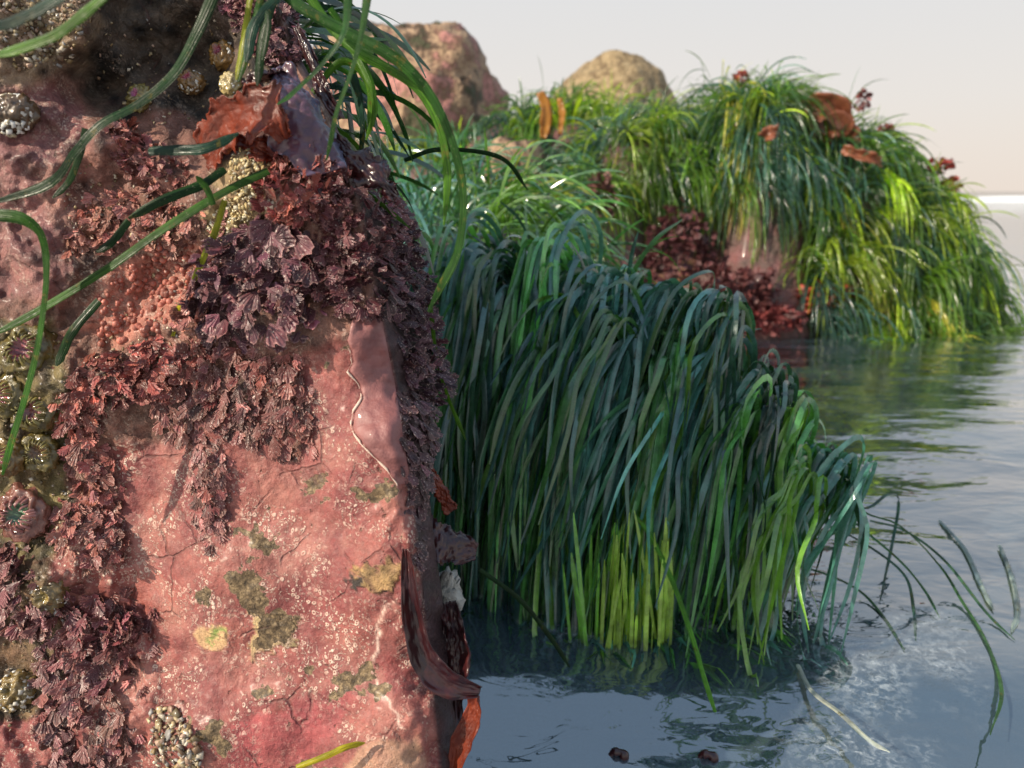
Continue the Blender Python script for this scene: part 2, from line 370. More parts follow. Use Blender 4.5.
# overhang above the frame and the sun-side are closed, the shaded side wall runs back
nb_ = 16; last = V0[:, -1]; cols_b = []
for j in range(1, nb_ + 1):
    s_ = j / nb_; q = last.copy(); q[:, 1] += 0.30 * s_; q[:, 0] += -0.105 * s_ - 0.02 * s_ ** 2 + 0.010 * math.sin(s_ * 3.1)
    q[:, 0] += 0.012 * fbm(np.stack([q[:, 1] * 14, q[:, 2] * 14, q[:, 0] * 0], -1), 3) * min(1, s_ * 3); cols_b.append(q)
for j in range(1, 7):   # back face returning left
    q = cols_b[nb_ - 1].copy(); t_ = j / 6; q[:, 0] = q[:, 0] * (1 - t_) + V0[:, 0, 0] * t_; q[:, 1] += 0.02 * math.sin(t_ * math.pi); cols_b.append(q)
Vall = np.concatenate([V0, np.stack(cols_b, 1)], 1)
nr, nc = Vall.shape[:2]
# vertex colours
def rock_colours(px, py):
    q = np.stack([px / 100, py / 100, np.zeros_like(px)], -1)
    wx = px + 10 * fbm(q * 4, 4); wy = py + 10 * fbm(q * 4 + 50, 4)
    fx = px + 7 * fbm(q * 9, 4, .65); fy = py + 7 * fbm(q * 9 + 30, 4, .65)
    n1 = fbm(q * 2.5 + 4, 4)[..., None]; n2 = fbm(q * 7 + 14, 4)[..., None]
    pink = np.array([.265, .077, .064]); pink2 = np.array([.205, .048, .046])
    col = pink + (pink2 - pink) * sstep(-.4, .6, n1)
    col = col * (1 + .12 * n2)
    speck = np.ones(px.shape); grit = np.full(px.shape, .15)
    def blend(mask, c, sp=None, gr=None, var=.2):
        nonlocal col, speck, grit
        c = np.array(c); col = col * (1 - mask[..., None]) + c * (1 + var * n2) * mask[..., None]
        if sp is not None: speck = speck * (1 - mask) + sp * mask
        if gr is not None: grit = grit * (1 - mask) + gr * mask
    def reg(poly, soft=6, jx=None, jy=None): return sstep(-soft / 2, soft / 2, polysd(wx if jx is None else jx, wy if jy is None else jy, poly))
    # upper area: brown dusty rock and mauve crust
    blend(reg([(-300, -250), (500, -250), (500, 300), (372, 320), (330, 345), (210, 420), (95, 455), (60, 520), (-300, 520)], 20), (.20, .095, .07), .5, 1., .6)
    blend(reg([(95, 290), (165, 235), (215, 255), (190, 310), (120, 350), (85, 330)], 14), (.46, .18, .13), .9, .6)
    blend(reg([(-300, 95), (30, 80), (75, 105), (95, 170), (80, 230), (60, 300), (-300, 310)], 14), (.19, .075, .072), .6, .6, .5)
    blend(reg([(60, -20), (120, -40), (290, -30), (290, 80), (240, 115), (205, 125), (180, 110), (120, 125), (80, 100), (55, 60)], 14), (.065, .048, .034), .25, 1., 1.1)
    blend(reg([(-300, -250), (70, -250), (95, 20), (90, 70), (40, 85), (-300, 85)], 16), (.26, .19, .12), .3, 1., .7)
    blend(reg([(30, 165), (110, 140), (170, 165), (165, 230), (60, 240)], 12), (.30, .14, .11), .7, .8, .7)
    blend(reg([(225, 160), (275, 140), (275, 190), (250, 240), (215, 255), (205, 215)], 10), (.42, .32, .17), .5, 1., .6)
    blend(reg([(-300, 320), (55, 320), (72, 400), (66, 520), (50, 560), (-300, 560)], 12), (.13, .10, .035), .2, .8, .7)
    blend(reg([(-300, 560), (50, 560), (60, 680), (40, 720), (-300, 720)], 10), (.12, .075, .035), .3, 1., .8)
    # side wall, dark purple brown
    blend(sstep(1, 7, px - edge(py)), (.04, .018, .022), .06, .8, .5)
    # olive bare scars on the pink face
    scar = sstep(.75, 1.2, fbm(q * 5.2 + 71, 4)) * .62 * (polysd(px, py, FACE) > 0)
    oc = (.13, .095, .035)
    for poly in ([(225, 569), (245, 572), (262, 592), (268, 612), (290, 614), (298, 628), (290, 642), (268, 650), (256, 640), (258, 622), (240, 604), (228, 588)],
                 [(196, 590), (212, 594), (208, 610), (196, 606)], [(344, 676), (366, 660), (376, 668), (352, 690), (330, 704), (326, 696)],
                 [(243, 688), (262, 686), (272, 696), (256, 702)], [(350, 492), (395, 486), (398, 500), (360, 502)], [(235, 532), (262, 530), (285, 546), (262, 552)],
                 [(196, 728), (222, 726), (226, 756), (204, 750)], [(372, 680), (392, 690), (384, 700), (366, 694)], [(300, 480), (330, 470), (332, 480), (305, 492)]):
        scar = np.maximum(scar, reg(poly, 13, fx, fy))
    blend(reg([(252, 618), (296, 618), (296, 644), (262, 654), (260, 664), (250, 658)], 4, fx, fy), (.44, .33, .16), .6, .8, .6)
    blend(reg([(196, 628), (220, 626), (228, 640), (214, 652), (198, 646)], 5, fx, fy), (.62, .40, .20), .3, .3)
    blend(reg([(210, 630), (222, 629), (222, 638), (212, 638)], 3, fx, fy), (.24, .32, .08), .1, .2)
    blend(reg([(348, 574), (382, 566), (406, 562), (404, 584), (372, 594), (356, 584)], 3, fx, fy), (.30, .19, .075), .4, .9, .7)
    blend(reg([(345, 574), (364, 580), (360, 588), (346, 580)], 2, fx, fy), (.03, .02, .015), 0, .5)
    # deeper rose zone at the foot
    blend(reg([(225, 768), (232, 735), (300, 705), (350, 700), (330, 730), (290, 768), (260, 800)], 14) * .8, (.30, .06, .065), .35, .2)
    blend(reg([(345, 768), (370, 742), (410, 735), (425, 768), (420, 810), (350, 810)], 10) * .8, (.50, .30, .19), .8, .3)
    # pale line of overgrowing crust margin wandering down the right side
    lx = np.interp(py, [600, 606, 630, 655, 670, 690, 705, 730], [398, 384, 378, 376, 372, 378, 392, 404]) + 3 * fbm(q * 12, 2)
    blend(np.exp(-((px - lx) / 1.6) ** 2) * (py > 600) * (py < 730), (.75, .55, .45), .5, .2)
    return np.clip(col, .005, .9), speck, grit, scar
cv, sv, gv, kv = rock_colours(PXn, PYn)
ncb = nc - V0.shape[1]
cv = np.concatenate([cv, np.repeat(cv[:, -1:], ncb, 1)], 1); sv = np.concatenate([sv, np.repeat(sv[:, -1:], ncb, 1)], 1); gv = np.concatenate([gv, np.repeat(gv[:, -1:], ncb, 1)], 1); kv = np.concatenate([kv, np.repeat(kv[:, -1:] * 0, ncb, 1)], 1)
idx = np.arange(nr * nc).reshape(nr, nc)
nx_ = np.roll(idx, -1, axis=1)
Fr = np.stack([idx[:-1], idx[1:], nx_[1:], nx_[:-1]], -1).reshape(-1, 4)
# top cap: fan to an interior ring
Vr = Vall.reshape(-1, 3); ctr = Vall[0].mean(0) + np.array([0, 0, .03]); ctb = Vall[-1].mean(0)
Vr = np.concatenate([Vr, [ctr, ctb]]); ci = nr * nc
tri = [(ci, int(a), int(b)) for a, b in zip(idx[0], nx_[0])] + [(ci + 1, int(b), int(a)) for a, b in zip(idx[-1], nx_[-1])]
Fl = [tuple(map(int, f)) for f in Fr] + tri
ex = np.array([[.2, .1, .08]] * 2)
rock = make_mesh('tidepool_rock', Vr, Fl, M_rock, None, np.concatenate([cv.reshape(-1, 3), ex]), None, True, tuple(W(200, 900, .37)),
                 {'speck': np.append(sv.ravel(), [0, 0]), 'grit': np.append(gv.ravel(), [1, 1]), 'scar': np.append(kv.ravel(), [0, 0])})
tag(rock, 'big pink crusted rock filling the left foreground, with a flat sunlit face', 'rock')

# smooth mauve overgrowing crust down the right corner of the face, with its pale wavy margin
def sheet(polyL, polyR, y0, y1, lift, name, material, n=60, mcol=14):
    ys = np.linspace(y0, y1, n); L = np.interp(ys, *zip(*[(b, a) for a, b in polyL])); Rr = np.interp(ys, *zip(*[(b, a) for a, b in polyR]))
    L = L + 3.0 * fbm(np.stack([ys / 16, ys * 0, ys * 0 + 5], -1), 3)
    t = np.linspace(0, 1, mcol); PX = L[:, None] + (Rr - L)[:, None] * t; PY_ = np.broadcast_to(ys[:, None], PX.shape)
    p = rock_pt(PX, PY_); _, nn = rock_frame(PX, PY_)
    edg = np.minimum(np.minimum(t, 1 - t)[None] * (Rr - L)[:, None] / 5, 1); edg = np.minimum(edg, (np.minimum(ys - y0, y1 - ys) / 6)[:, None]).clip(0, 1)
    p = p + nn * (lift * np.sqrt(edg))[..., None] - nn * (.001 * (edg < .01))[..., None]
    id_ = np.arange(n * mcol).reshape(n, mcol); Fq = np.stack([id_[:-1, :-1], id_[1:, :-1], id_[1:, 1:], id_[:-1, 1:]], -1).reshape(-1, 4)
    return p, Fq, L, ys
p, Fq, L, ys = sheet([(356, 308), (344, 340), (350, 362), (346, 372), (357, 385), (360, 398), (354, 412), (352, 425), (362, 445), (378, 462), (396, 482)], [(edge(v) + 5, v) for v in (308, 340, 380, 420, 450, 486)], 308, 486, .0012, 'x', M_mauve)
o = make_mesh('overgrowing_crust', p.reshape(-1, 3), Fq, M_mauve); o.parent = rock; o.matrix_parent_inverse = rock.matrix_basis.inverted() 
o['label'] = 'smooth mauve crust with a pale wavy margin near the top of the straight edge'

def tube(P, r, k=6, close=True):
    P = np.asarray(P, float); n = len(P); r = np.broadcast_to(r, (n,)); T = nrm(np.gradient(P, axis=0))
    up = np.array([0.1, 0.2, 1.]); A = nrm(np.cross(T, up)); B = np.cross(T, A)
    a = np.arange(k) * 2 * math.pi / k
    V = P[:, None] + r[:, None, None] * (A[:, None] * np.cos(a)[None, :, None] + B[:, None] * np.sin(a)[None, :, None])
    id_ = np.arange(n * k).reshape(n, k); nx = np.roll(id_, -1, 1)
    Fq = np.stack([id_[:-1], id_[1:], nx[1:], nx[:-1]], -1).reshape(-1, 4)
    return V.reshape(-1, 3), Fq
def parent_keep(o, par):
    o.parent = par; o.matrix_parent_inverse = par.matrix_basis.inverted()
_, nn = rock_frame(L, ys)
mg = Acc(); yy = ys[8:]; LL = L[8:] + .5
pp, n2_ = rock_frame(LL, yy); pp = rock_pt(LL, yy) + n2_ * .0009
mg.add(*tube(pp, np.full(len(yy), .00048) * np.clip(.8 + 1.3 * vnoise(np.stack([yy * .22, yy * 0, yy * 0], -1)) + .3 * np.sin(yy * 2.3), .05, 1.5), 6)); o2 = mg.build('pale_margin', M_rim); parent_keep(o2, o)

# ------------------------------------------------------------------ blades
G_DARK = np.array([.018, .062, .028]); G_MID = np.array([.040, .125, .028]); G_LIT = np.array([.095, .20, .022]); G_TEAL = np.array([.028, .085, .060]); G_YEL = np.array([.20, .22, .025])
def ribbons(P, Wd, side, col, fold=0.13, tipw=None):
    """P (n,k,3) centre lines, Wd (n,k) half widths, side (n,k,3) unit width directions, col (n,3) or (n,k,3)"""
    n, k_, _ = P.shape; T = nrm(np.gradient(P, axis=1)); side = nrm(side - (side * T).sum(-1, keepdims=True) * T); nn = np.cross(T, side)
    a = P - side * Wd[..., None] + nn * (Wd * fold)[..., None]; b = P - nn * (Wd * fold * .2)[..., None]; c = P + side * Wd[..., None] + nn * (Wd * fold)[..., None]
    V = np.stack([a, b, c], 2)  # n,k,3,3
    base = np.arange(n * k_ * 3).reshape(n, k_, 3)
    Fq = np.concatenate([np.stack([base[:, :-1, j], base[:, 1:, j], base[:, 1:, j + 1], base[:, :-1, j + 1]], -1).reshape(-1, 4) for j in (0, 1)])
    if col.ndim == 2: col = np.repeat(col[:, None], k_, 1)
    colv = np.repeat(col[:, :, None], 3, 2)
    u = np.broadcast_to(np.array([0, .5, 1])[None, None], (n, k_, 3)); v = np.broadcast_to(np.linspace(0, 1, k_)[None, :, None], (n, k_, 3))
    return V.reshape(-1, 3), Fq, colv.reshape(-1, 3), np.stack([u, v], -1).reshape(-1, 2)
def catmull(P, n=30):
    P = np.asarray(P, float); Q = np.concatenate([[2 * P[0] - P[1]], P, [2 * P[-1] - P[-2]]]); m = len(P) - 1
    t = np.linspace(0, m - 1e-6, n); i = t.astype(int); f = (t - i)[:, None]
    p0, p1, p2, p3 = Q[i], Q[i + 1], Q[i + 2], Q[i + 3]
    return .5 * ((2 * p1) + (-p0 + p2) * f + (2 * p0 - 5 * p1 + 4 * p2 - p3) * f ** 2 + (-p0 + 3 * p1 - 3 * p2 + p3) * f ** 3)
def one_blade(name, pts, wmm, col, label, cat='surfgrass blade', group=None, material=None, face=(0, -1, .35), twist=0.0, tip=True, n=34):
    """pts: (px,py,Y); wmm full width in millimetres"""
    P = catmull([W(*q) for q in pts], n); T = nrm(np.gradient(P, axis=0))
    f = np.array(face, float); sd = nrm(np.cross(T, f)); nn = np.cross(T, sd)
    ph = twist * np.sin(np.linspace(0, 3.0, n)); sd = sd * np.cos(ph)[:, None] + nn * np.sin(ph)[:, None]
    t = np.linspace(0, 1, n); wd = np.full(n, wmm / 2000.) * (.85 + .15 * np.sin(t * 3.1)) * (1 + .05 * np.sin(t * 23))
    if tip: wd = wd * np.clip((1 - t) / .14, 0.12, 1) ** .6
    c0 = np.array(col); c = np.repeat(c0[None], n, 0) * (1 + .25 * fbm(np.stack([t * 5, t * 0 + hash(pts[0]) % 97, t * 0], -1), 2))[:, None]
    V, Fq, cc, uv = ribbons(P[None], wd[None], sd[None], c[None], fold=.5)
    V2 = V + 0
    a = Acc(); a.add(V, Fq, cc, uv); loc = tuple(P[0])
    o = a.build(name, material or M_fgrass, None, loc)
    return tag(o, label, cat, group)

# ------------------------------------------------------------------ draped grass on mounds
def drape(roots, dirs, L, hfun, k=16, stiff=.8, grav=1.0, off=.004, jit=.15, water=None):
    """march each blade: starts along dirs, bends with gravity, lies over the surface"""
    n = len(roots); P = np.zeros((n, k, 3)); P[:, 0] = roots; d = nrm(dirs); seg = (L / (k - 1))[:, None]
    wob = rng.normal(0, 1, (n, 3)); gv_ = grav * np.exp(rng.normal(0, .35, (n, 1)))
    for i in range(1, k):
        d = nrm(d + np.array([0, 0, -1.0]) * gv_ * (seg * 16) * (1 - stiff * .5) + wob * jit * seg * 6 * math.sin(i * .9))
        p = P[:, i - 1] + d * seg
        e_ = .003; h = hfun(p[:, 0], p[:, 1]); gx = (hfun(p[:, 0] + e_, p[:, 1]) - h) / e_; gy = (hfun(p[:, 0], p[:, 1] + e_) - h) / e_
        pen = np.maximum(h + off - p[:, 2], 0); nv = np.stack([-gx, -gy, np.ones(n)], -1); g2 = (nv ** 2).sum(-1)
        p = p + nv * (pen / g2)[:, None]
        if water is not None:
            wl = water - .006 * np.arange(1) ; p[:, 2] = np.maximum(p[:, 2], water - .004 - rng.uniform(0, .012, n))
        d = nrm(p - P[:, i - 1]); p = P[:, i - 1] + d * seg; P[:, i] = p
    return P
def grass_mesh(name, P, wmm, cols, mtl, hfun=None, loc=(0, 0, 0), label=None, cat=None, group=None, kind=None, spin=.7, parent=None):
    n, k_, _ = P.shape; T = nrm(np.gradient(P, axis=1))
    hz = rng.normal(0, 1, (n, 3)) * .45 + np.array([0, -1.0, .3]); sd = nrm(np.cross(T, nrm(hz)[:, None]))
    nn = np.cross(T, sd); ph = rng.normal(0, spin, (n, 1)) + rng.normal(0, .8, (n, 1)) * np.linspace(0, 1, k_)[None]
    sd = sd * np.cos(ph)[..., None] + nn * np.sin(ph)[..., None]
    t = np.linspace(0, 1, k_)[None]; wd = (wmm / 2000.)[:, None] * np.clip((1 - t) / .16, .1, 1) ** .6 * (.75 + .25 * np.clip(t / .15, 0, 1))
    V, Fq, cc, uv = ribbons(P, wd, sd, cols)
    a = Acc(); a.add(V, Fq, cc, uv); o = a.build(name, mtl, None, loc)
    return tag(o, label, cat, group, kind)
def pick_cols(n, palette, weights, var=.25):
    pl = np.array(palette); i = rng.choice(len(pl), n, p=np.array(weights) / sum(weights)); return pl[i] * np.exp(rng.normal(0, var, (n, 1)))
# ------------------------------------------------------------------ water, bed, surf
def water_material():
    m, t = mat('sea_water'); g = N(t); pos = geo_pos(g)
    mp = g.n('Mapping'); g.l(pos, mp.inputs[0]); mp.inputs['Scale'].default_value = (1, 1.9, 1); mp.inputs['Rotation'].default_value = (0, 0, R(12))
    a = g.noise(mp.outputs[0], 5.5, 3, 0.45, 0.6); b = g.noise(mp.outputs[0], 20, 2, 0.5, 1.4); c = g.noise(mp.outputs[0], 1.2, 2, .5, .3)
    h = g.math('ADD', g.math('MULTIPLY', a, 1.0), g.math('ADD', g.math('MULTIPLY', b, 0.10), g.math('MULTIPLY', c, 2.2)))
    nb = g.bump(h, 1.0, 0.0085)
    murk = g.n('BsdfDiffuse'); g.l(g.ramp(g.noise(pos, 7, 4, .55), [(0.3, (0.14, 0.22, 0.30)), (0.7, (0.22, 0.31, 0.39))]), murk.inputs[0])
    tr = g.n('BsdfTransparent'); tr.inputs[0].default_value = (0.55, 0.72, 0.78, 1)
    m1 = g.n('MixShader'); m1.inputs[0].default_value = 0.26; g.l(tr.outputs[0], m1.inputs[1]); g.l(murk.outputs[0], m1.inputs[2])
    gl = g.n('BsdfGlossy'); gl.inputs['Roughness'].default_value = 0.03; g.l(nb, gl.inputs['Normal'])
    fz = g.n('Fresnel'); fz.inputs[0].default_value = 2.05; g.l(nb, fz.inputs['Normal'])
    m2 = g.n('MixShader'); g.l(g.math('MULTIPLY_ADD', fz.outputs[0], 1.9, 0.06), m2.inputs[0]); g.l(m1.outputs[0], m2.inputs[1]); g.l(gl.outputs[0], m2.inputs[2])
    g.out(m2.outputs[0]); return m
def grid(xs, ys, fz):
    X, Y_ = np.meshgrid(xs, ys, indexing='ij'); V = np.stack([X, Y_, fz(X, Y_)], -1); id_ = np.arange(X.size).reshape(X.shape)
    return V.reshape(-1, 3), np.stack([id_[:-1, :-1], id_[1:, :-1], id_[1:, 1:], id_[:-1, 1:]], -1).reshape(-1, 4)
xs = np.concatenate([-np.geomspace(900, 1.6, 14), np.linspace(-1.4, 2.4, 120), np.geomspace(2.6, 900, 14)])
ys = np.concatenate([np.linspace(-3, 0.1, 5), np.concatenate([np.linspace(.15, .8, 66)[:-1], np.linspace(.8, 3.2, 50)]), np.geomspace(3.4, 1200, 18)])
def wz(x, y):
    q = np.stack([x * 5, y * 9, x * 0], -1); f = np.exp(-(y / 6.) ** 2)
    near = sstep(-.16, .02, x) * (1 - sstep(.42, .75, x)); yc = np.clip(.555 - y, 0, .20)      # tilt added to the near water so it mirrors sky, not grass
    return .0035 * f * vnoise(q) - near * yc * sstep(0, .06, yc) * .17
V, Fq = grid(xs, ys, wz)
tag(make_mesh('water', V, Fq, water_material()), kind='structure')
V, Fq = grid(np.linspace(-12, 12, 70), np.linspace(-2, 14, 60), lambda x, y: -.13 + .03 * fbm(np.stack([x * 4, y * 4, x * 0], -1), 3) - .05 * np.clip(y, 0, 8))
tag(make_mesh('seabed', V, Fq, M_bed), kind='structure')
# surf line far out
m_foam = simple_mat('surf_foam', [(0.75, 0.75, 0.73), (0.9, 0.9, 0.88)], 2, .8)
xs = np.linspace(-60, 90, 240); t_ = np.linspace(0, 1, 7)
V = []; 
for j, tt in enumerate(t_):
    V.append(np.stack([xs, 30 + 3.0 * (tt - .5) * 2 + .8 * vnoise(np.stack([xs * .2, xs * 0, xs * 0], -1)), .17 * math.sin(math.pi * tt) * (1 + .35 * vnoise(np.stack([xs * .8, xs * 0 + 3, xs * 0], -1))) - .005], -1))
V = np.stack(V, 1); id_ = np.arange(V.shape[0] * 7).reshape(-1, 7)
tag(make_mesh('surf', V.reshape(-1, 3), np.stack([id_[:-1, :-1], id_[1:, :-1], id_[1:, 1:], id_[:-1, 1:]], -1).reshape(-1, 4), m_foam), kind='structure')

# ------------------------------------------------------------------ mounds
def domes(x, y, L, amp=.02, fr=7.0):
    x = np.asarray(x, float); y = np.asarray(y, float); h = np.full(np.broadcast(x, y).shape, -.12)
    for cx, cy, rx, ry, H in L:
        r = np.sqrt(((x - cx) / rx) ** 2 + ((y - cy) / ry) ** 2); h = np.maximum(h, (H + .12) * (1 - sstep(.35, 1.1, r)) - .12)
    q = np.stack([x * fr, y * fr, x * 0 + 1.7], -1)
    return h + amp * fbm(q, 3) * (h > -.119)
def X_(px, Y, py=300): return float(W(px, py, Y)[0])
MID = [(X_(505, .82), .84, .17, .175, .245), (X_(600, .80), .80, .12, .15, .225), (X_(670, .78), .78, .09, .13, .165), (X_(760, .77), .75, .07, .09, .09)]
BACK = [(X_(455, 1.08), 1.12, .27, .24, .30), (X_(420, 1.45), 1.5, .36, .30, .34), (X_(540, 1.30), 1.38, .22, .22, .14)]
HILL = [(X_(440, 2.5), 2.6, .6, .5, .45), (X_(560, 2.9), 3.0, .75, .5, .60), (X_(640, 2.7), 2.75, .5, .5, .50)]
BIG = [(X_(745, 2.3), 2.42, .27, .46, .605), (X_(830, 2.3), 2.42, .36, .45, .475), (X_(885, 2.2), 2.30, .33, .34, .30), (X_(665, 2.25), 2.45, .40, .40, .53), (X_(940, 2.1), 2.22, .20, .22, .22), (X_(600, 2.1), 2.30, .30, .3, .36), (X_(750, 2.0), 2.13, .34, .2, .16)]
def hmid(x, y): return domes(x, y, MID, .012, 14)
def hback(x, y): return domes(x, y, BACK, .02, 7)
def hhill(x, y): return domes(x, y, HILL, .04, 4)
def hbig(x, y): return domes(x, y, BIG, .03, 5)
def mound(name, hf, L, material, step, label, cat):
    x0 = min(c[0] - c[2] * 1.15 for c in L); x1 = max(c[0] + c[2] * 1.15 for c in L); y0 = min(c[1] - c[3] * 1.15 for c in L); y1 = max(c[1] + c[3] * 1.15 for c in L)
    V, Fq = grid(np.arange(x0, x1, step), np.arange(y0, y1, step), lambda x, y: hf(x, y) + step * .8 * fbm(np.stack([x / step / 4, y / step / 4, x * 0], -1), 3))
    V[:, 2] -= .01
    return tag(make_mesh(name, V, Fq, material, None, None, None, True, ((x0 + x1) / 2, (y0 + y1) / 2, 0)), label, cat)
mound('low_boulder', hmid, MID, M_hum, .006, 'brown boulder hidden under the curtain of long blue-green surfgrass beside the pink rock', 'boulder')
mound('low_boulder', hback, BACK, M_hum, .012, 'low brown boulder under short bright green surfgrass right behind the pink rock', 'boulder')
mound('grassy_ridge', hhill, HILL, M_bhum, .025, 'blurred dull green ridge of rock between the two far bare boulders and the big mound', 'rock')
mound('big_boulder', hbig, BIG, M_bhum, .016, 'big far boulder at right wholly shaggy with green surfgrass, standing in the water', 'boulder')

def sample_roots(hf, L, n, zmin, zmax=9, bias=None):
    out_ = []
    while sum(len(a) for a in out_) < n:
        c = np.array(L)[rng.integers(0, len(L), 4 * n)]; a = rng.uniform(0, 6.283, 4 * n); r = np.sqrt(rng.uniform(0, 1, 4 * n)) * 1.0
        x = c[:, 0] + c[:, 2] * r * np.cos(a); y = c[:, 1] + c[:, 3] * r * np.sin(a); h = hf(x, y); k_ = (h > zmin) & (h < zmax)
        if bias is not None: k_ &= bias(x, y, h)
        out_.append(np.stack([x, y, h], -1)[k_])
    return np.concatenate(out_)[:n]

# --- near curtain: three tussocks, hooked over the crest and hanging to the water
def tussock(L, n, mean, jd, Lr, wr, palette, wts, label, k=18, zmin=.1, stiff=.75, grav=1.0, mtl=None, name='surfgrass_tussock', group='surfgrass tussocks on the near boulder', hf=hmid, water=0.0, jit=.15, off=(.003, .03), bias=None, spin=.6, crest=None):
    rt = sample_roots(hf, L, n, zmin, bias=bias)
    # blades leave the rock in sheaves that share a direction
    ns = max(8, n // 24); sx = rt[rng.integers(0, n, ns)]; own = np.argmin(((rt[:, None, :2] - sx[None, :, :2]) ** 2).sum(-1), 1)
    dirs = np.array(mean) + rng.normal(0, jd, (ns, 3))[own] * np.array([1, .6, .5]) + rng.normal(0, jd * .35, (n, 3)) 
    Ln = rng.uniform(*Lr, n) * (1 + .15 * rng.normal(0, 1, ns)[own]).clip(.6, 1.4)
    P = drape(rt + [0, 0, .002], dirs, Ln, hf, k, stiff, grav, rng.uniform(*off, n), jit, water)
    cols = pick_cols(ns, palette, wts, .2)[own] * np.exp(rng.normal(0, .18, (n, 1)))
    t = np.linspace(0, 1, k)[None, :, None]; cc = cols[:, None] * (1 + .25 * t) 
    if crest is not None:     # long outer sheaves: rise behind the crest, hook over it and hang to the water
        nS, per, line, drift = crest; k2 = k + 6; Q = []; QC = []
        lp = np.array([W(*c) for c in line]); tl = np.linspace(0, 1, len(lp))
        for i in range(nS):
            u_ = rng.uniform(0, 1); c = np.array([np.interp(u_, tl, lp[:, j]) for j in range(3)]) + rng.normal(0, 1, 3) * [.008, .022, .010]; dn = rng.uniform(0, 1) ** 1.6 * min(.09, .3 * c[2]); c = c + [0, -dn * .3, -dn]
            dx = drift * rng.uniform(.3, 1.35); nb2 = rng.integers(max(3, per - 5), per + 6); base = pick_cols(1, palette, wts, .42)[0] * 1.25; rad = rng.uniform(.5, 1.5)
            for j in range(nb2):
                o_ = rng.normal(0, 1, 3) * [.0075, .010, .005]; cc0 = c + o_; ddx = dx + rng.normal(0, .010); ez = rng.uniform(-.012, .012) if rng.random() < .55 else rng.uniform(0, .45) * cc0[2]
                yf = min(cc0[1] - .04, float(np.interp(cc0[0] + ddx, [-.05, .04, .11, .2, .27], [.665, .625, .60, .66, .74])) + rng.normal(0, .016)) if ez < .04 else cc0[1] - rng.uniform(.05, .11)
                h1 = cc0[2] - ez
                pts = np.array([cc0 + [.020 * rad, .045, -.07], cc0 + [.012 * rad, .018, -.014 * rad], cc0 + [0, 0, 0], cc0 + [ddx * .22, (yf - cc0[1]) * .22, -.012 * rad - .004], cc0 + [ddx * .52, (yf - cc0[1]) * .50, -h1 * .26],
                                [cc0[0] + ddx * .85, cc0[1] + (yf - cc0[1]) * .78, cc0[2] - h1 * .58], [cc0[0] + ddx * 1.02 + rng.normal(0, .006), yf, ez]])
                pts[4:] += rng.normal(0, .0045, (3, 3)) * [1, 1, .3]
                if rng.random() < .12: pts[1:4] += np.array([[.012, 0, .018], [.004, -.01, .030], [ddx * .2, -.02, .020]]) * rng.uniform(.3, 1.1); pts[4:] += rng.normal(0, .012, 3) * [1, .5, 0]
                if ez < .012 and rng.random() < .4:
                    fl = rng.uniform(.015, .05); dz_ = np.array([rng.normal(.25, .5), -1, 0]); dz_ /= np.linalg.norm(dz_); pts[-1][2] = .002; pts = np.concatenate([pts, [pts[-1] + dz_ * fl * .5 + [0, 0, .0005], pts[-1] + dz_ * fl + [rng.normal(0, .006), 0, -.002]]])
                Q.append(catmull(pts, k2)); QC.append(base * math.exp(rng.normal(0, .15)))
        Q = np.array(Q); QC = np.array(QC); t2 = np.linspace(0, 1, k2)[None, :, None]
        P = np.concatenate([np.stack([catmull(p_, k2) for p_ in P[:, ::3]]), Q]); cc = np.concatenate([np.repeat(cols[:, None] * .8, k2, 1), QC[:, None] * (.85 + .35 * t2)]); n = len(P)
    o = grass_mesh(name, P, rng.uniform(*wr, n), cc, mtl or M_grass, None, (L[0][0], L[0][1], 0), label, 'surfgrass', group, spin=spin)
    return o
PAL = [G_DARK * 1.0, G_MID * 1.1, np.array([.045, .128, .108]), G_LIT, G_YEL]
def front(x, y, h): return y < 0.80 + .08 * (x < .05)
tussock(MID[0:1], 320, (-.42, -.55, .45), .24, (.14, .30), (3.4, 5.8), PAL, [2, 3, 5, .6, 0], 'dense tussock of long teal surfgrass hanging in the shade right beside the pink rock', grav=2.4, bias=front, zmin=.14, crest=(30, 13, [(405, 262, .80), (440, 250, .79), (480, 240, .77), (520, 238, .76), (575, 246, .74)], -.055))
tussock(MID[1:2], 270, (-.60, -.55, .45), .26, (.13, .27), (3.4, 5.9), PAL, [1.5, 3, 5, 1, 0], 'middle tussock of blue-green surfgrass combed down to the bright green tips at the waterline', grav=2.4, bias=front, zmin=.13, crest=(28, 13, [(560, 252, .745), (600, 256, .73), (640, 268, .72), (650, 300, .71)], -.070))
tussock(MID[2:3], 160, (-.55, -.5, .5), .24, (.12, .22), (3.4, 5.8), PAL, [1.5, 3, 4, 1.2, .1], 'arching tussock of surfgrass right of the middle one, blades hooked over like a fountain', grav=2.2, zmin=.09, bias=front, crest=(23, 12, [(655, 318, .71), (690, 302, .70), (712, 302, .70), (730, 308, .69), (738, 365, .69)], -.075))
tussock(MID[3:4], 40, (-.25, -.45, .5), .20, (.05, .09), (3.4, 5.6), PAL, [1.5, 3, 3, 1.2, .2], 'rightmost near tussock whose blades bend down onto the open water', zmin=.03, grav=2.0, crest=(17, 10, [(735, 395, .69), (758, 375, .68), (780, 370, .67), (798, 415, .67), (822, 412, .67), (843, 420, .665)], -.055))
tussock([(X_(680, .76), .79, .22, .06, .17)], 36, (.25, -.35, 1.1), .4, (.10, .18), (3.2, 4.8), PAL, [1, 3, 2, 3, .3], 'few brighter surfgrass blades arching rightward over the crest of the near tussocks', zmin=.08, grav=1.9, name='surfgrass_spray', group=None)
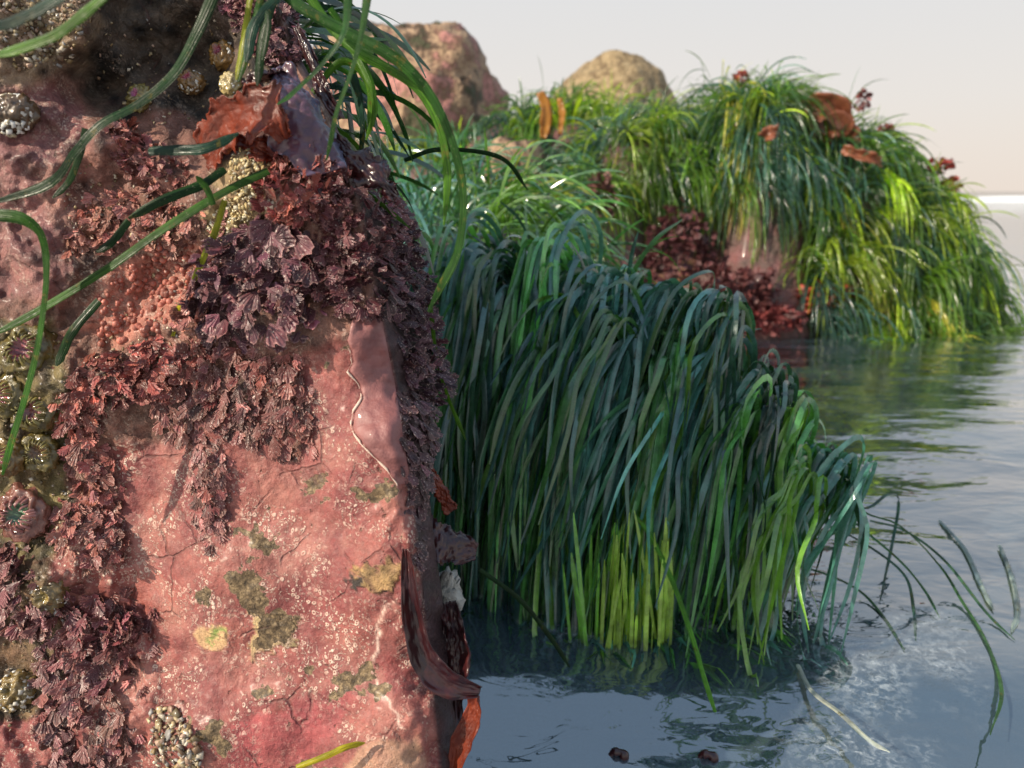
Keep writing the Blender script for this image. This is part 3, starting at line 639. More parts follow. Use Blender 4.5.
# blades at the shaded waterline, with the sunbeam put into their yellow-green colour
o = tussock([(X_(632, .60), .585, .044, .018, .12)], 90, (-.02, -.05, 1.3), .24, (.04, .13), (2.4, 4.2), [G_MID * 1.2, np.array([.16, .36, .04]), np.array([.46, .60, .10])], [1.3, 1.5, 1.3], 'small tuft of surfgrass painted sunlit yellow-green, standing in the water under the dark curtain', zmin=-1, stiff=1.6, grav=.5, hf=lambda x, y: np.full(np.shape(x), -.012), group=None, water=None)
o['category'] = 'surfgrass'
# low grass behind, sunlit
tussock(BACK[0:1], 620, (.5, -.35, .9), .36, (.12, .25), (2.6, 4.4), PAL, [2, 4, 1.5, 3, .6], 'tangle of sunlit green surfgrass directly behind the upper right side of the pink rock', hf=hback, group=None, zmin=.05, stiff=.85, grav=1.7, name='surfgrass_tangle')
tussock(BACK[1:2], 700, (.3, -.3, .8), .36, (.12, .24), (2.8, 4.6), PAL, [2, 4, 1.5, 3, .6], 'second tangle of green surfgrass farther back in line with the far pink boulder', hf=hback, group=None, zmin=.05, stiff=.8, grav=1.9, name='surfgrass_tangle')
tussock(BACK[2:3], 600, (.3, -.4, .8), .45, (.14, .24), (2.8, 4.6), PAL, [2, 4, 1.5, 3, .6], 'low tangle of green surfgrass between the near tussocks and the big far boulder', hf=hback, group=None, zmin=.03, stiff=.8, grav=1.9, name='surfgrass_tangle')

# --- big far mound, thousands of blades: nobody could count them
def shag(name, L, hf, n, Lr, wr, palette, wts, mean, label, kind='stuff', k=12, jd=.6, zmin=.02, gap=-.12, stiff=.5, off=(.004, .03), grav=1.6, skip=None):
    def bias(x, y, h): return (True if skip is None else ~skip(x, y, h)) & (fbm(np.stack([x * 4.2, y * 4.2, h * 4.2], -1), 2) > gap - .55)
    rt = sample_roots(hf, L, n, zmin, bias=bias); 
    e_ = .02; gx = (hf(rt[:, 0] + e_, rt[:, 1]) - rt[:, 2]) / e_; gy = (hf(rt[:, 0], rt[:, 1] + e_) - rt[:, 2]) / e_; down = nrm(np.stack([-gx, -gy, 0 * gx + .4], -1))
    ns = max(30, n // 22); sx = rt[rng.integers(0, n, ns)]; own = np.concatenate([np.argmin(((rt[i:i + 800, None] - sx[None]) ** 2).sum(-1), 1) for i in range(0, n, 800)])
    dirs = down * .8 + np.array(mean) + rng.normal(0, jd, (ns, 3))[own] + rng.normal(0, .15, (n, 3))
    P = drape(rt, dirs, rng.uniform(*Lr, n), hf, k, stiff, grav, rng.uniform(*off, n), .2, 0.0)
    cols = pick_cols(ns, palette, wts, .28)[own] * np.exp(rng.normal(0, .25, (n, 1)))
    return grass_mesh(name, P, rng.uniform(*wr, n), cols, M_bgrass, None, (L[0][0], L[0][1], 0), label, 'surfgrass', None, kind)
PB = [np.array([.04, .09, .03]), np.array([.10, .19, .025]), np.array([.24, .32, .03]), np.array([.05, .12, .10]), np.array([.40, .36, .06])]
shag('surfgrass_cover', BIG, hbig, 17000, (.10, .27), (2.4, 4.4), PB, [3, 4, 2.2, 3, .35], (.55, -.1, .2), 'shaggy surfgrass covering the big far boulder', jd=.75, skip=lambda x, y, h: (x > .26) & (x < .78) & (h < .37) & (y < 2.35))
shag('surfgrass_fringe', [(c[0], c[1], c[2] * .9, c[3] * .9, c[4]) for c in BIG], hbig, 260, (.06, .14), (2.2, 4.0), PB, [3, 4, 2, 1, .3], (.25, 0, 1.2), 'upright stray surfgrass blades along the top of the big far boulder', zmin=.30, stiff=1.3, grav=.8)
shag('surfgrass_carpet', HILL, hhill, 3800, (.10, .24), (4.0, 7), PB, [4, 3, 1.3, 3, .3], (.1, -.1, .5), 'matted surfgrass on the blurred ridge')

# ------------------------------------------------------------------ far boulders
def boulder(name, cx, cy, rx, ry, H, prof, material, label, step=.03, amp=.09, fr=2.3, seed=0):
    n_u, n_v = 120, 60; u = np.linspace(0, 2 * math.pi, n_u, endpoint=False); v = np.linspace(0, 1, n_v)
    U, Vv = np.meshgrid(u, v, indexing='ij'); zz = np.interp(Vv, [p[0] for p in prof], [p[1] for p in prof]); rr = np.interp(Vv, [p[0] for p in prof], [p[2] for p in prof])
    P = np.stack([cx + rx * rr * np.cos(U), cy + ry * rr * np.sin(U), H * zz], -1); d = fbm(P * fr + seed, 5, .55) * amp
    cut = np.round(vnoise(P * fr * .6 + seed + 9) * 3) / 3 * amp * .5
    P = P + nrm(P - np.array([cx, cy, H * .4])) * (d + cut)[..., None] * np.minimum(1, rr * 4)[..., None]
    id_ = np.arange(n_u * n_v).reshape(n_u, n_v); nx = np.roll(id_, -1, 0); Fq = np.stack([id_[:, :-1], nx[:, :-1], nx[:, 1:], id_[:, 1:]], -1).reshape(-1, 4)
    return tag(make_mesh(name, P.reshape(-1, 3), Fq, material, None, None, None, True, (cx, cy, 0)), label, 'boulder')
PR = [(0, -.3, 1.08), (.15, 0, 1.08), (.4, .45, 1.03), (.58, .76, .95), (.7, .93, .82), (.8, .99, .62), (.9, 1.0, .35), (1, 1.0, 0)]
YB = 3.5; zt = float(W(440, 42, YB)[2])
boulder('pink_boulder', X_(408, YB), YB + .1, .41, .4, zt, PR, M_pinkrock, 'far blocky boulder patched with pink crust and brown weed, behind the long arching blade', amp=.07, fr=3.2)
YT = 6.0; zt = float(W(612, 55, YT)[2])
boulder('tan_boulder', X_(606, YT), YT, .50, .5, zt, [(0, -.3, 1.25), (.15, 0, 1.18), (.4, .45, 1.05), (.58, .74, .9), (.7, .89, .72), (.82, .97, .48), (.92, 1.0, .22), (1, 1.0, 0)], M_tanrock, 'farthest blurred tan boulder, rounded, crusted with mussels', amp=.035, fr=4.0, seed=3)
YS = 2.75
boulder('small_boulder', X_(515, YS), YS - .35, .10, .10, .50, PR, M_pinkrock, 'small pink boulder in the far grass right of the blocky pink boulder', amp=.03, fr=6, seed=7)
# ------------------------------------------------------------------ articulated coralline algae on the rock
def fan_t(rg, na=15, nr_=6):
    th = np.linspace(-1, 1, na) * rg.uniform(.75, 1.15); lob = rg.integers(3, 6); ph = rg.uniform(0, 6)
    Rth = (1 - .28 * (np.abs(th) / 1.1) ** 2) * (.80 + .2 * np.abs(np.cos(lob * th + ph)) ** .6) * (1 + rg.normal(0, .05, na))
    r = np.linspace(.04, 1, nr_); A, B = np.meshgrid(th, r, indexing='ij'); rr = B * Rth[:, None]
    x = rr * np.sin(A) * (1 - .15 * B); y = rr * np.cos(A)
    z = rg.uniform(-.35, .25) * rr ** 2 + .07 * np.sin(A * 9 + ph) * B ** 1.5 + .05 * np.sin(A * 23 + ph) * B + rg.normal(0, .02, A.shape) * B + rg.uniform(-.3, .3) * x * B
    u = (A + 1.2) / 2.4; id_ = np.arange(na * nr_).reshape(na, nr_)
    return np.stack([x, y, z], -1).reshape(-1, 3), np.stack([id_[:-1, :-1], id_[1:, :-1], id_[1:, 1:], id_[:-1, 1:]], -1).reshape(-1, 4), np.stack([u, B], -1).reshape(-1, 2)
def pin_t(rg, seg=9):
    """feathery jointed frond: flat axis with opposite branchlets made of beads"""
    V = []; Fq = []; U = []; n = 0
    def strip(p0, d, L, w0, k, bend, v0, v1, zc):
        nonlocal n
        t = np.linspace(0, 1, 2 * k + 1); d = np.array(d) / np.linalg.norm(d); side = np.array([d[1], -d[0]])
        c = np.array(p0)[None] + d * (t * L)[:, None] + side * (bend * t ** 2 * L)[:, None]; wd = w0 * (1 - .45 * t) * (.72 + .28 * np.abs(np.sin(t * k * math.pi)))
        z = zc * (t * L) ** 2
        a = np.c_[c - side * wd[:, None], z - wd * .3]; b = np.c_[c + side * wd[:, None], z - wd * .3]; m_ = np.c_[c, z + wd * .35]
        P = np.stack([a, m_, b], 1); q = np.arange(P.shape[0] * 3).reshape(-1, 3) + n
        V.append(P.reshape(-1, 3)); Fq.append(np.concatenate([np.stack([q[:-1, j], q[1:, j], q[1:, j + 1], q[:-1, j + 1]], -1) for j in (0, 1)])); 
        v = np.broadcast_to((v0 + (v1 - v0) * t)[:, None], (len(t), 3)); U.append(np.stack([v * 0 + .2, v], -1).reshape(-1, 2)); n += P.shape[0] * 3
        return c
    zc = rg.uniform(-.5, .3); ax = strip((0, 0), (rg.normal(0, .1), 1), 1.0, .07, 6, rg.uniform(-.25, .25), .2, .98, zc)
    for i in range(2, 12):
        for s in (-1, 1):
            if rg.random() < .1: continue
            Lb = .42 * math.sin(math.pi * (i / 12) ** .8) * rg.uniform(.7, 1.15) + .06
            strip(ax[i], (s * .85, .75 + rg.normal(0, .12)), Lb, .055, 2, s * -.2, .4, .99, zc)
    return np.concatenate(V), np.concatenate(Fq), np.concatenate(U)
rg0 = np.random.default_rng(5)
FANS = [fan_t(rg0) for _ in range(10)]; PINS = [pin_t(rg0) for _ in range(6)]
def frond_clump(poly, n, size, col, mixf, label, drop=(0, 1), lift=(.25, .9), name='coralline_algae', layers=.010, colvar=.22, group='clumps of jointed coralline algae on the pink rock', over=0.0, seed=0, spread=.8):
    n = int(n * 1.55); size = (size[0] * .55, size[1] * .92); colvar = .36; mixf = mixf * .72
    rg = np.random.default_rng(100 + seed); xs_ = [p[0] for p in poly]; ys_ = [p[1] for p in poly]
    pts = []
    while len(pts) < n:
        x = rg.uniform(min(xs_), max(xs_), 4 * n); y = rg.uniform(min(ys_), max(ys_), 4 * n); k_ = inpoly(x, y, poly); pts += list(zip(x[k_], y[k_]))
    pts = np.array(pts[:n]); P, Nn = rock_frame(pts[:, 0], pts[:, 1])
    lay = rg.uniform(0, 1, n) ** 1.3; ins = np.clip(polysd(pts[:, 0], pts[:, 1], poly) / 18, 0.1, 1)
    P = P + Nn * (lay * layers * ins - .001)[:, None]
    a = Acc(); d0 = np.array([drop[0], -drop[1]], float)
    # picture-plane direction of growth expressed on the rock: right = +X, down = -Z
    for i in range(n):
        nv = Nn[i]; ang = rg.normal(0, spread); dd = np.array([d0[0] * math.cos(ang) - d0[1] * math.sin(ang), 0, d0[0] * math.sin(ang) + d0[1] * math.cos(ang)])
        dd = dd - nv * (dd @ nv); dd = dd / np.linalg.norm(dd); lf = rg.uniform(*lift) * (.4 + .9 * lay[i])
        y_ = dd * math.cos(lf) + nv * math.sin(lf); z_ = nv * math.cos(lf) - dd * math.sin(lf); x_ = np.cross(y_, z_)
        T = (PINS[rg.integers(len(PINS))] if rg.random() > mixf else FANS[rg.integers(len(FANS))]); sc = rg.uniform(*size) / 1000.
        if T[0].shape[0] > 100: sc *= 1.15
        M = np.stack([x_, y_, z_], 0) * sc; c = np.array(col) * math.exp(rg.normal(0, colvar)) * (1 + rg.normal(0, .08, 3))
        a.add(P[i] - y_ * sc * .25 + T[0] @ M, T[1], np.clip(c, .01, .8), T[2])
    ctr = W(np.mean(xs_), np.mean(ys_), .38)
    return tag(a.build(name, M_cor, None, tuple(ctr)), label, 'coralline algae', group)
PUR = (.105, .034, .046); MAR = (.16, .052, .050); PNK = (.34, .135, .105); DRK = (.055, .020, .030); RED = (.24, .058, .048)
G1 = 'clumps of jointed coralline algae on the pink rock'
frond_clump([(258, 205), (262, 168), (285, 150), (325, 150), (345, 175), (330, 215), (290, 225)], 230, (5, 9), (.28, .08, .068), .25, 'pinkish feathery coralline clump crowning the corner, just under the torn orange-red blade', (.3, .2), (.6, 1.4), seed=1, spread=1.6, layers=.012)
frond_clump([(300, 200), (330, 158), (378, 172), (402, 205), (410, 245), (380, 262), (330, 250)], 260, (5, 9), (.115, .032, .038), .35, 'maroon coralline clump at the upper right shoulder of the rock against the grass', (.5, .5), (.3, 1.2), seed=2, spread=1.2, layers=.013)
frond_clump([(215, 240), (260, 215), (320, 235), (330, 290), (300, 330), (250, 350), (205, 330), (190, 280)], 170, (9, 15), PUR, .85, 'purple coralline clump of large overlapping fans in the middle of the upper face', (0, 1), (.2, .8), seed=3, layers=.015)
frond_clump([(300, 235), (380, 240), (405, 265), (400, 300), (372, 312), (340, 305), (310, 290)], 190, (7, 11), (.08, .022, .028), .45, 'dark feathery coralline clump hanging over the top of the straight rock edge', (.1, 1), (.3, 1.0), seed=4, layers=.014)
frond_clump([(380, 190), (405, 215), (425, 270), (432, 320), (440, 350), (452, 385), (436, 405), (410, 390), (398, 340), (390, 280)], 330, (6, 10), DRK, .6, 'blackish purple coralline ruffle sticking out from the shaded right side above the teal grass', (.6, .6), (.3, 1.2), seed=5, layers=.012, spread=1.0)
frond_clump([(398, 390), (432, 398), (436, 430), (424, 500), (420, 560), (408, 560), (402, 480)], 200, (6, 10), (.07, .03, .036), .45, 'dark strand of coralline hanging down the shaded side of the straight edge', (.1, 1), (.1, .6), seed=6, layers=.008, spread=.5)
frond_clump([(55, 365), (120, 345), (200, 335), (215, 370), (170, 400), (120, 400), (80, 440), (50, 420)], 240, (6, 10), RED, .7, 'reddish brown coralline clump across the left of the face below the pebbly pink bump', (.2, 1), (.2, .9), seed=7, layers=.010)
frond_clump([(150, 375), (210, 340), (300, 345), (318, 420), (310, 452), (270, 455), (235, 430), (180, 440), (155, 420)], 300, (7, 11), (.145, .042, .036), .6, 'brown coralline apron lying flat on the face under the purple fans', (0, 1), (.05, .45), seed=8, layers=.007, spread=.5)
frond_clump([(182, 430), (225, 430), (232, 480), (228, 530), (212, 545), (195, 530), (188, 480)], 110, (6, 9), (.17, .055, .05), .6, 'tongue of brown coralline hanging lowest on the middle of the pink face', (.05, 1), (.05, .4), seed=9, layers=.006, spread=.35)
frond_clump([(65, 440), (92, 430), (122, 470), (118, 505), (90, 500), (70, 480)], 80, (6, 10), (.25, .08, .065), .7, 'small upright oval coralline clump right of the green anemones', (.4, .8), (.2, .8), seed=10, layers=.009)
frond_clump([(55, 500), (95, 500), (130, 525), (128, 555), (100, 572), (70, 560), (50, 535)], 110, (6, 10), (.22, .07, .06), .7, 'coralline clump with a ragged pink rim left of the face, below the upright oval one', (.3, 1), (.2, .9), seed=11, layers=.011)
frond_clump([(0, 540), (30, 545), (60, 580), (60, 630), (20, 640), (-20, 600)], 120, (7, 11), (.15, .05, .05), .8, 'brown coralline clump at the left border beside the brown anemone', (.2, 1), (.3, 1.0), seed=12, layers=.010)
frond_clump([(60, 595), (105, 590), (150, 612), (148, 640), (140, 665), (105, 680), (70, 650)], 120, (9, 14), (.16, .05, .052), .1, 'star-like feathery coralline tuft spreading its plumes over the lower left of the pink face', (.4, .5), (.2, 1.0), seed=13, layers=.014, spread=1.5)
frond_clump([(40, 640), (100, 650), (145, 680), (140, 740), (130, 790), (50, 790), (35, 700)], 230, (7, 12), (.15, .048, .048), .5, 'maroon coralline mat at the bottom left, under the star-like tuft', (.1, 1), (.1, .7), seed=14, layers=.010)
frond_clump([(95, 195), (150, 190), (215, 205), (225, 230), (180, 250), (110, 245), (60, 260), (70, 225)], 190, (5, 9), (.33, .13, .10), .8, 'salmon pink coralline clump crossed by the long straight green blade', (.1, .8), (.3, 1.1), seed=15, layers=.010, spread=1.2)
frond_clump([(100, 130), (125, 118), (150, 140), (185, 160), (195, 185), (150, 195), (125, 170)], 150, (5, 8), (.27, .10, .09), .5, 'pink coralline clump in the hollow above, tucked behind the wide dark blade', (.2, .3), (.5, 1.3), seed=16, layers=.010, spread=1.6)
frond_clump([(210, -20), (250, -20), (295, 10), (302, 55), (288, 72), (262, 62), (240, 30)], 260, (5, 8), (.13, .05, .06), .5, 'dusky coralline clump at the very top edge beside the hanging grass tuft', (.2, .8), (.3, 1.2), seed=17, layers=.012, spread=1.2)
frond_clump([(180, 290), (212, 285), (215, 325), (190, 340), (175, 320)], 60, (5, 9), (.30, .11, .085), .85, 'little curled pink coralline patch at the left edge of the purple fans', (.0, .8), (.3, 1.0), seed=18, layers=.008)

# ------------------------------------------------------------------ red seaweed blades: ruffled sheets with thickness
def ruffle(name, outline_c, width, material, label, group=None, cat='red seaweed', n=90, m_=30, amp=.006, fr=3.0, fold=.0, torn=.25, nrmdir=(0, -1, .3), seed=0, curl=0.0, th=.00035, parent=None):
    """outline_c: list (px,py,Y) along the midline; width: px half widths along it"""
    P = catmull([W(*q) for q in outline_c], n); T = nrm(np.gradient(P, axis=0)); f = nrm(np.array(nrmdir, float)); sd = nrm(np.cross(T, f)); nn = np.cross(sd, T)
    wpx = np.interp(np.linspace(0, 1, n), np.linspace(0, 1, len(width)), width) / F * np.mean([q[2] for q in outline_c])
    s_ = np.linspace(-1, 1, m_); tt = np.linspace(0, 1, n)
    rag = 1 + torn * fbm(np.stack([tt * 9 + seed, tt * 0, tt * 0], -1), 3)[:, None] * np.abs(s_)[None] + torn * .6 * np.sign(vnoise(np.stack([tt * 40 + seed, tt * 0, tt * 0], -1)))[:, None] * .15 * (np.abs(s_)[None] > .93)
    rag = rag + .11 * torn * (vnoise(np.stack([tt * 70 + seed, tt * 0, tt * 0 + 2], -1))[:, None] + .6 * vnoise(np.stack([tt * 160 + seed, tt * 0, tt * 0 + 5], -1))[:, None]) * (np.abs(s_)[None] > .88) * 2.2
    X = wpx[:, None] * s_[None] * rag
    Z = amp * (fbm(np.stack([tt[:, None] * fr + seed + s_[None] * 0, s_[None] * 1.2 + tt[:, None] * 0, tt[:, None] * 0 + s_[None] * 0 + seed], -1), 3)) * (.25 + np.abs(s_)[None] ** 1.5) \
        + amp * .35 * np.sin(tt[:, None] * 27 + seed + 2.2 * s_[None]) * np.abs(s_)[None] ** 3 + amp * .16 * fbm(np.stack([tt[:, None] * 22 + seed + s_[None] * 0, s_[None] * 7 + tt[:, None] * 0, tt[:, None] * 0 + s_[None] * 0], -1), 3) + curl * wpx[:, None] * (s_[None] ** 2)
    V = P[:, None] + sd[:, None] * X[..., None] + nn[:, None] * Z[..., None]
    id_ = np.arange(n * m_).reshape(n, m_); Fq = np.stack([id_[:-1, :-1], id_[1:, :-1], id_[1:, 1:], id_[:-1, 1:]], -1).reshape(-1, 4)
    o = make_mesh(name, V.reshape(-1, 3), Fq, material, None, None, None, True, tuple(P[0]))
    md = o.modifiers.new('thickness', 'SOLIDIFY'); md.thickness = th
    if parent is not None: parent_keep(o, parent); return o
    return tag(o, label, cat, group)
GR = 'broad red seaweed blades round the pink rock'
ruffle('red_seaweed', [(205, 158, .405), (222, 130, .395), (250, 112, .38), (272, 118, .372), (286, 138, .378)], [14, 20, 24, 22, 8], M_red, 'torn orange-red seaweed blade glowing in the sun on the rock shoulder', GR, amp=.0035, torn=.55, seed=2, nrmdir=(-.25, -.95, .1), curl=.25)
ruffle('red_seaweed', [(215, 168, .405), (240, 150, .40), (262, 150, .395), (282, 160, .40)], [10, 17, 14, 5], M_red, 'lower fold of orange-red seaweed tucked under the torn one', GR, amp=.006, torn=.4, seed=5, nrmdir=(.2, -.9, .2))
ruffle('iridescent_seaweed', [(280, 66, .40), (294, 92, .392), (308, 125, .386), (326, 172, .380)], [10, 26, 32, 18], M_iri, 'wet bluish purple iridescent seaweed blade draped over the upper right rock corner', GR, amp=.006, torn=.15, seed=8, curl=-.5, nrmdir=(.35, -.8, .45))
ruffle('red_seaweed', [(245, 92, .405), (262, 78, .40), (280, 72, .395)], [12, 16, 8], M_dred, 'dusky red seaweed scrap behind the hanging grass tuft', GR, amp=.005, torn=.4, seed=21, nrmdir=(-.2, -.8, .5))
ruffle('red_seaweed', [(335, 140, .40), (355, 160, .395), (378, 178, .39), (396, 198, .392)], [6, 15, 12, 4], M_dred, 'ragged dark red seaweed lobe pointing right over the grass, above the maroon coralline', GR, amp=.004, torn=.6, seed=11, nrmdir=(.1, -.9, .3))
ruffle('red_seaweed', [(296, 26, .42), (310, 56, .415), (322, 88, .41), (340, 120, .405)], [3, 5, 7, 5], M_dred, 'narrow glossy purple seaweed strap at the top, left of the long arching grass', GR, amp=.003, torn=.2, seed=14)
ruffle('red_seaweed', [(412, 540, .385), (440, 543, .388), (476, 552, .392)], [22, 28, 24, 10], M_dred, 'dark glossy red seaweed flag sticking out to the right of the straight rock edge', GR, amp=.0035, torn=.25, seed=17, nrmdir=(.1, -.8, .6))
ruffle('red_seaweed', [(428, 470, .40), (440, 490, .40), (452, 512, .402)], [5, 9, 5], M_red, 'small red seaweed tip peeking from the shaded side above the glossy flag', GR, amp=.003, torn=.4, seed=19)
s1 = ruffle('red_seaweed', [(407, 548, .350), (411, 590, .348), (417, 630, .345), (428, 662, .342), (450, 684, .340), (480, 692, .343)], [5, 10, 12, 13, 17, 15, 6], M_dred, 'long dark red seaweed strap running down the straight edge and folding over at its foot', GR, amp=.0022, torn=.03, seed=23, curl=.55, nrmdir=(-.1, -.9, .45))
ruffle('red_seaweed', [(478, 686, .352), (474, 715, .352), (462, 745, .352), (450, 790, .352)], [5, 12, 12, 5], M_red, 'bright orange-red seaweed tongue lit from behind at the foot of the strap', GR, amp=.002, torn=.05, seed=27, nrmdir=(-.55, -.8, 0), curl=.4)
ruffle('red_seaweed', [(448, 600, .375), (456, 650, .372), (452, 700, .37), (448, 800, .365)], [12, 16, 14, 12], M_dred, 'blackish wet seaweed mass in the shade behind the long strap', GR, amp=.007, torn=.1, seed=29)

# pale barnacle lump by the waterline
def lump(name, c, r, material, label, cat, amp=.25, fr=120, squash=(1, 1, 1), col=None, nu=36, nv=22, parent=None, seed=0):
    u = np.linspace(0, 2 * math.pi, nu, endpoint=False); v = np.linspace(0.02, math.pi - .02, nv); U, Vv = np.meshgrid(u, v, indexing='ij')
    d = np.stack([np.cos(U) * np.sin(Vv), np.sin(U) * np.sin(Vv), np.cos(Vv)], -1) * np.array(squash)
    c = np.array(c); P = c + d * r; P = P + d * (r * amp * fbm(P * fr + seed, 4, .6))[..., None]
    id_ = np.arange(nu * nv).reshape(nu, nv); nx = np.roll(id_, -1, 0); Fq = np.stack([id_[:, :-1], nx[:, :-1], nx[:, 1:], id_[:, 1:]], -1).reshape(-1, 4)
    o = make_mesh(name, P.reshape(-1, 3), Fq, material, None, None if col is None else np.broadcast_to(np.array(col), (nu * nv, 3)), None, True, tuple(c))
    if parent is not None: parent_keep(o, parent); return o
    return tag(o, label, cat)
lump('barnacle_cluster', W(446, 605, .405), .011, M_sponge, 'pale grey crusty barnacle cluster in the shade right of the dark seaweed', 'barnacles', .5, 160, (.8, .8, 2.0))

# ------------------------------------------------------------------ anemones
def anemone(px, py, rpx, label, col, disc, tcol=None, tent=26, closed=False, shells=0, seed=0, dz=0.0, squash=1.0):
    rg = np.random.default_rng(seed); p, n_ = rock_frame(np.array([float(px)]), np.array([float(py)])); p = p[0]; n_ = nrm(n_[0] * .6 + np.array([-.1, -.6, .35])); Y = p[1]; r = rpx / F * Y
    r = r * .88; root = empty('sea_anemone', p, label, 'sea anemone', 'sea anemones on the left of the pink rock')
    xa = nrm(np.cross(n_, [0, 0, 1.])); ya = np.cross(n_, xa); B = np.stack([xa, ya, n_], 0)
    prof = [(1.0, -.35), (1.12, .05), (1.08, .35), (.9, .58), (.66, .62), (.45, .52), (.22, .40), (.02, .36)] if not closed else [(1, -.3), (1.12, .1), (1.05, .5), (.8, .85), (.5, 1.02), (.28, .98), (.12, .85), (.01, .8)]
    prof = catmull(np.array([(a, 0, b) for a, b in prof]), 26); nu = 40; u = np.linspace(0, 2 * math.pi, nu, endpoint=False)
    L = np.stack([prof[:, None, 0] * np.cos(u), prof[:, None, 0] * np.sin(u) * squash, prof[:, None, 2] + 0 * u], -1)
    L[..., :2] *= (1 + .05 * np.sin(u * 12 + seed) + .08 * np.sin(u * 2 + seed))[None, :, None]
    L = L * (1 + .17 * fbm(L * 3.4 + seed, 4, .65)[..., None]); cc = np.empty(L.shape); k_ = 26
    tt = np.linspace(0, 1, k_)[:, None, None]; cc = np.array(col) * (1 - sstep(.55, .75, tt)) + np.array(disc) * sstep(.55, .75, tt); cc = np.broadcast_to(cc, L.shape) * (1 + .25 * np.sin(u * 12)[None, :, None] * (tt > .4))
    V = (L * r).reshape(-1, 3) @ B + p; id_ = np.arange(k_ * nu).reshape(k_, nu); nx = np.roll(id_, -1, 1); Fq = np.stack([id_[:-1], nx[:-1], nx[1:], id_[1:]], -1).reshape(-1, 4)
    o = make_mesh('column', V, Fq, M_anem, None, cc.reshape(-1, 3)); parent_keep(o, root)
    if not closed:
        a = Acc()
        for i in range(tent):
            an = i / tent * 6.283 + rg.normal(0, .06); rr = rg.uniform(.6, .85); ln = rg.uniform(.35, .55); t_ = np.linspace(0, 1, 6)
            q = np.stack([(rr - ln * t_ * .75) * math.cos(an + .0), (rr - ln * t_ * .75) * math.sin(an) * squash, .6 + .30 * np.sin(t_ * 2.2) * rg.uniform(.7, 1.2)], -1) + rg.normal(0, .02, (6, 3)) * t_[:, None]
            Vt, Ft = tube((q * r) @ B + p, r * .085 * (1 - .75 * t_), 5); a.add(Vt, Ft, tcol if tcol is not None else col)
        o = a.build('tentacles', M_anem); parent_keep(o, root)
    if shells:
        a = Acc()
        for i in range(shells):
            an = rg.uniform(0, 6.283); h = rg.uniform(.0, .8); rad = np.interp(h, [0, .5, .8], [1.14, 1.06, .85]); q = (np.array([rad * math.cos(an), rad * math.sin(an) * squash, h]) * r) @ B + p
            chip(a, q, r * rg.uniform(.10, .2), rg, [(.62, .58, .5), (.5, .42, .28), (.75, .74, .7)][rg.integers(3)], q - p)
        o = a.build('shell_bits', M_chip); parent_keep(o, root)
    return root
BOXF = np.array([[0, 1, 2, 3], [7, 6, 5, 4], [0, 4, 5, 1], [1, 5, 6, 2], [2, 6, 7, 3], [3, 7, 4, 0]])
def chip(a, c, s, rg, col, nv):
    nv = nrm(nv); t = nrm(np.cross(nv, rg.normal(0, 1, 3))); b = np.cross(nv, t); q = np.array([[-1, -1], [1, -1], [1, 1], [-1, 1]]) * rg.uniform(.5, 1.1, (4, 2)) * np.array([1, rg.uniform(.5, 1)])
    lo = c + (q[:, :1] * t + q[:, 1:] * b) * s - nv * s * .25; hi = c + (q[:, :1] * t * .8 + q[:, 1:] * b * .8) * s + nv * s * .25 + rg.normal(0, .1, (4, 1)) * s * nv
    a.add(np.concatenate([lo, hi]), BOXF, np.array(col) * rg.uniform(.7, 1.15))
GO = (.13, .10, .028); GG = (.10, .13, .035); PK = (.30, .045, .085)
anemone(16, 118, 21, 'dark closed anemone studded with white shell bits at the upper left border', (.10, .06, .03), (.08, .05, .03), closed=True, shells=90, seed=1)
anemone(192, 84, 12, 'closed amber anemone with a pink mouth, lower left of the two behind the hanging tuft', (.22, .13, .05), PK, closed=True, shells=60, seed=2)
anemone(226, 58, 14, 'closed amber anemone with a bright pink mouth, nearer the hanging tuft', (.30, .17, .05), PK, closed=True, shells=22, seed=3)
anemone(232, 86, 11, 'small yellowish shell-crusted closed anemone below the brighter of the amber ones', (.42, .34, .16), (.5, .4, .2), closed=True, shells=40, seed=4)
anemone(141, 100, 12, 'half-hidden closed anemone with a violet mouth behind the wide dark blade', (.22, .18, .06), (.30, .06, .16), closed=True, seed=5)
anemone(30, 352, 26, 'topmost olive anemone of the left border column, crossed by the curved blade', GO, (.26, .06, .08), (.20, .17, .05), seed=6)
anemone(10, 395, 24, 'magenta-streaked olive anemone cut by the left border', GO, PK, (.20, .16, .04), seed=7)
anemone(38, 410, 24, 'olive anemone with glassy tentacles in the middle of the left column', GO, (.22, .07, .07), (.22, .19, .06), seed=8)
anemone(8, 455, 22, 'brownish anemone at the left border just above the green-hearted one', (.16, .10, .03), (.25, .05, .08), (.19, .14, .04), seed=9)
anemone(42, 452, 20, 'small olive anemone squeezed above the green-hearted one', GO, (.2, .1, .05), (.20, .17, .06), seed=10)
anemone(28, 513, 28, 'largest open anemone, glassy green heart ringed by pink, low in the left column', (.22, .09, .07), (.06, .13, .07), (.34, .15, .14), seed=11)
anemone(52, 592, 19, 'closed brown anemone with an olive puckered mouth between coralline clumps', (.16, .11, .04), (.22, .16, .04), closed=True, shells=14, seed=12)
anemone(20, 690, 22, 'shell-covered closed anemone at the lower left border', (.20, .14, .05), (.12, .09, .03), closed=True, shells=60, seed=13)

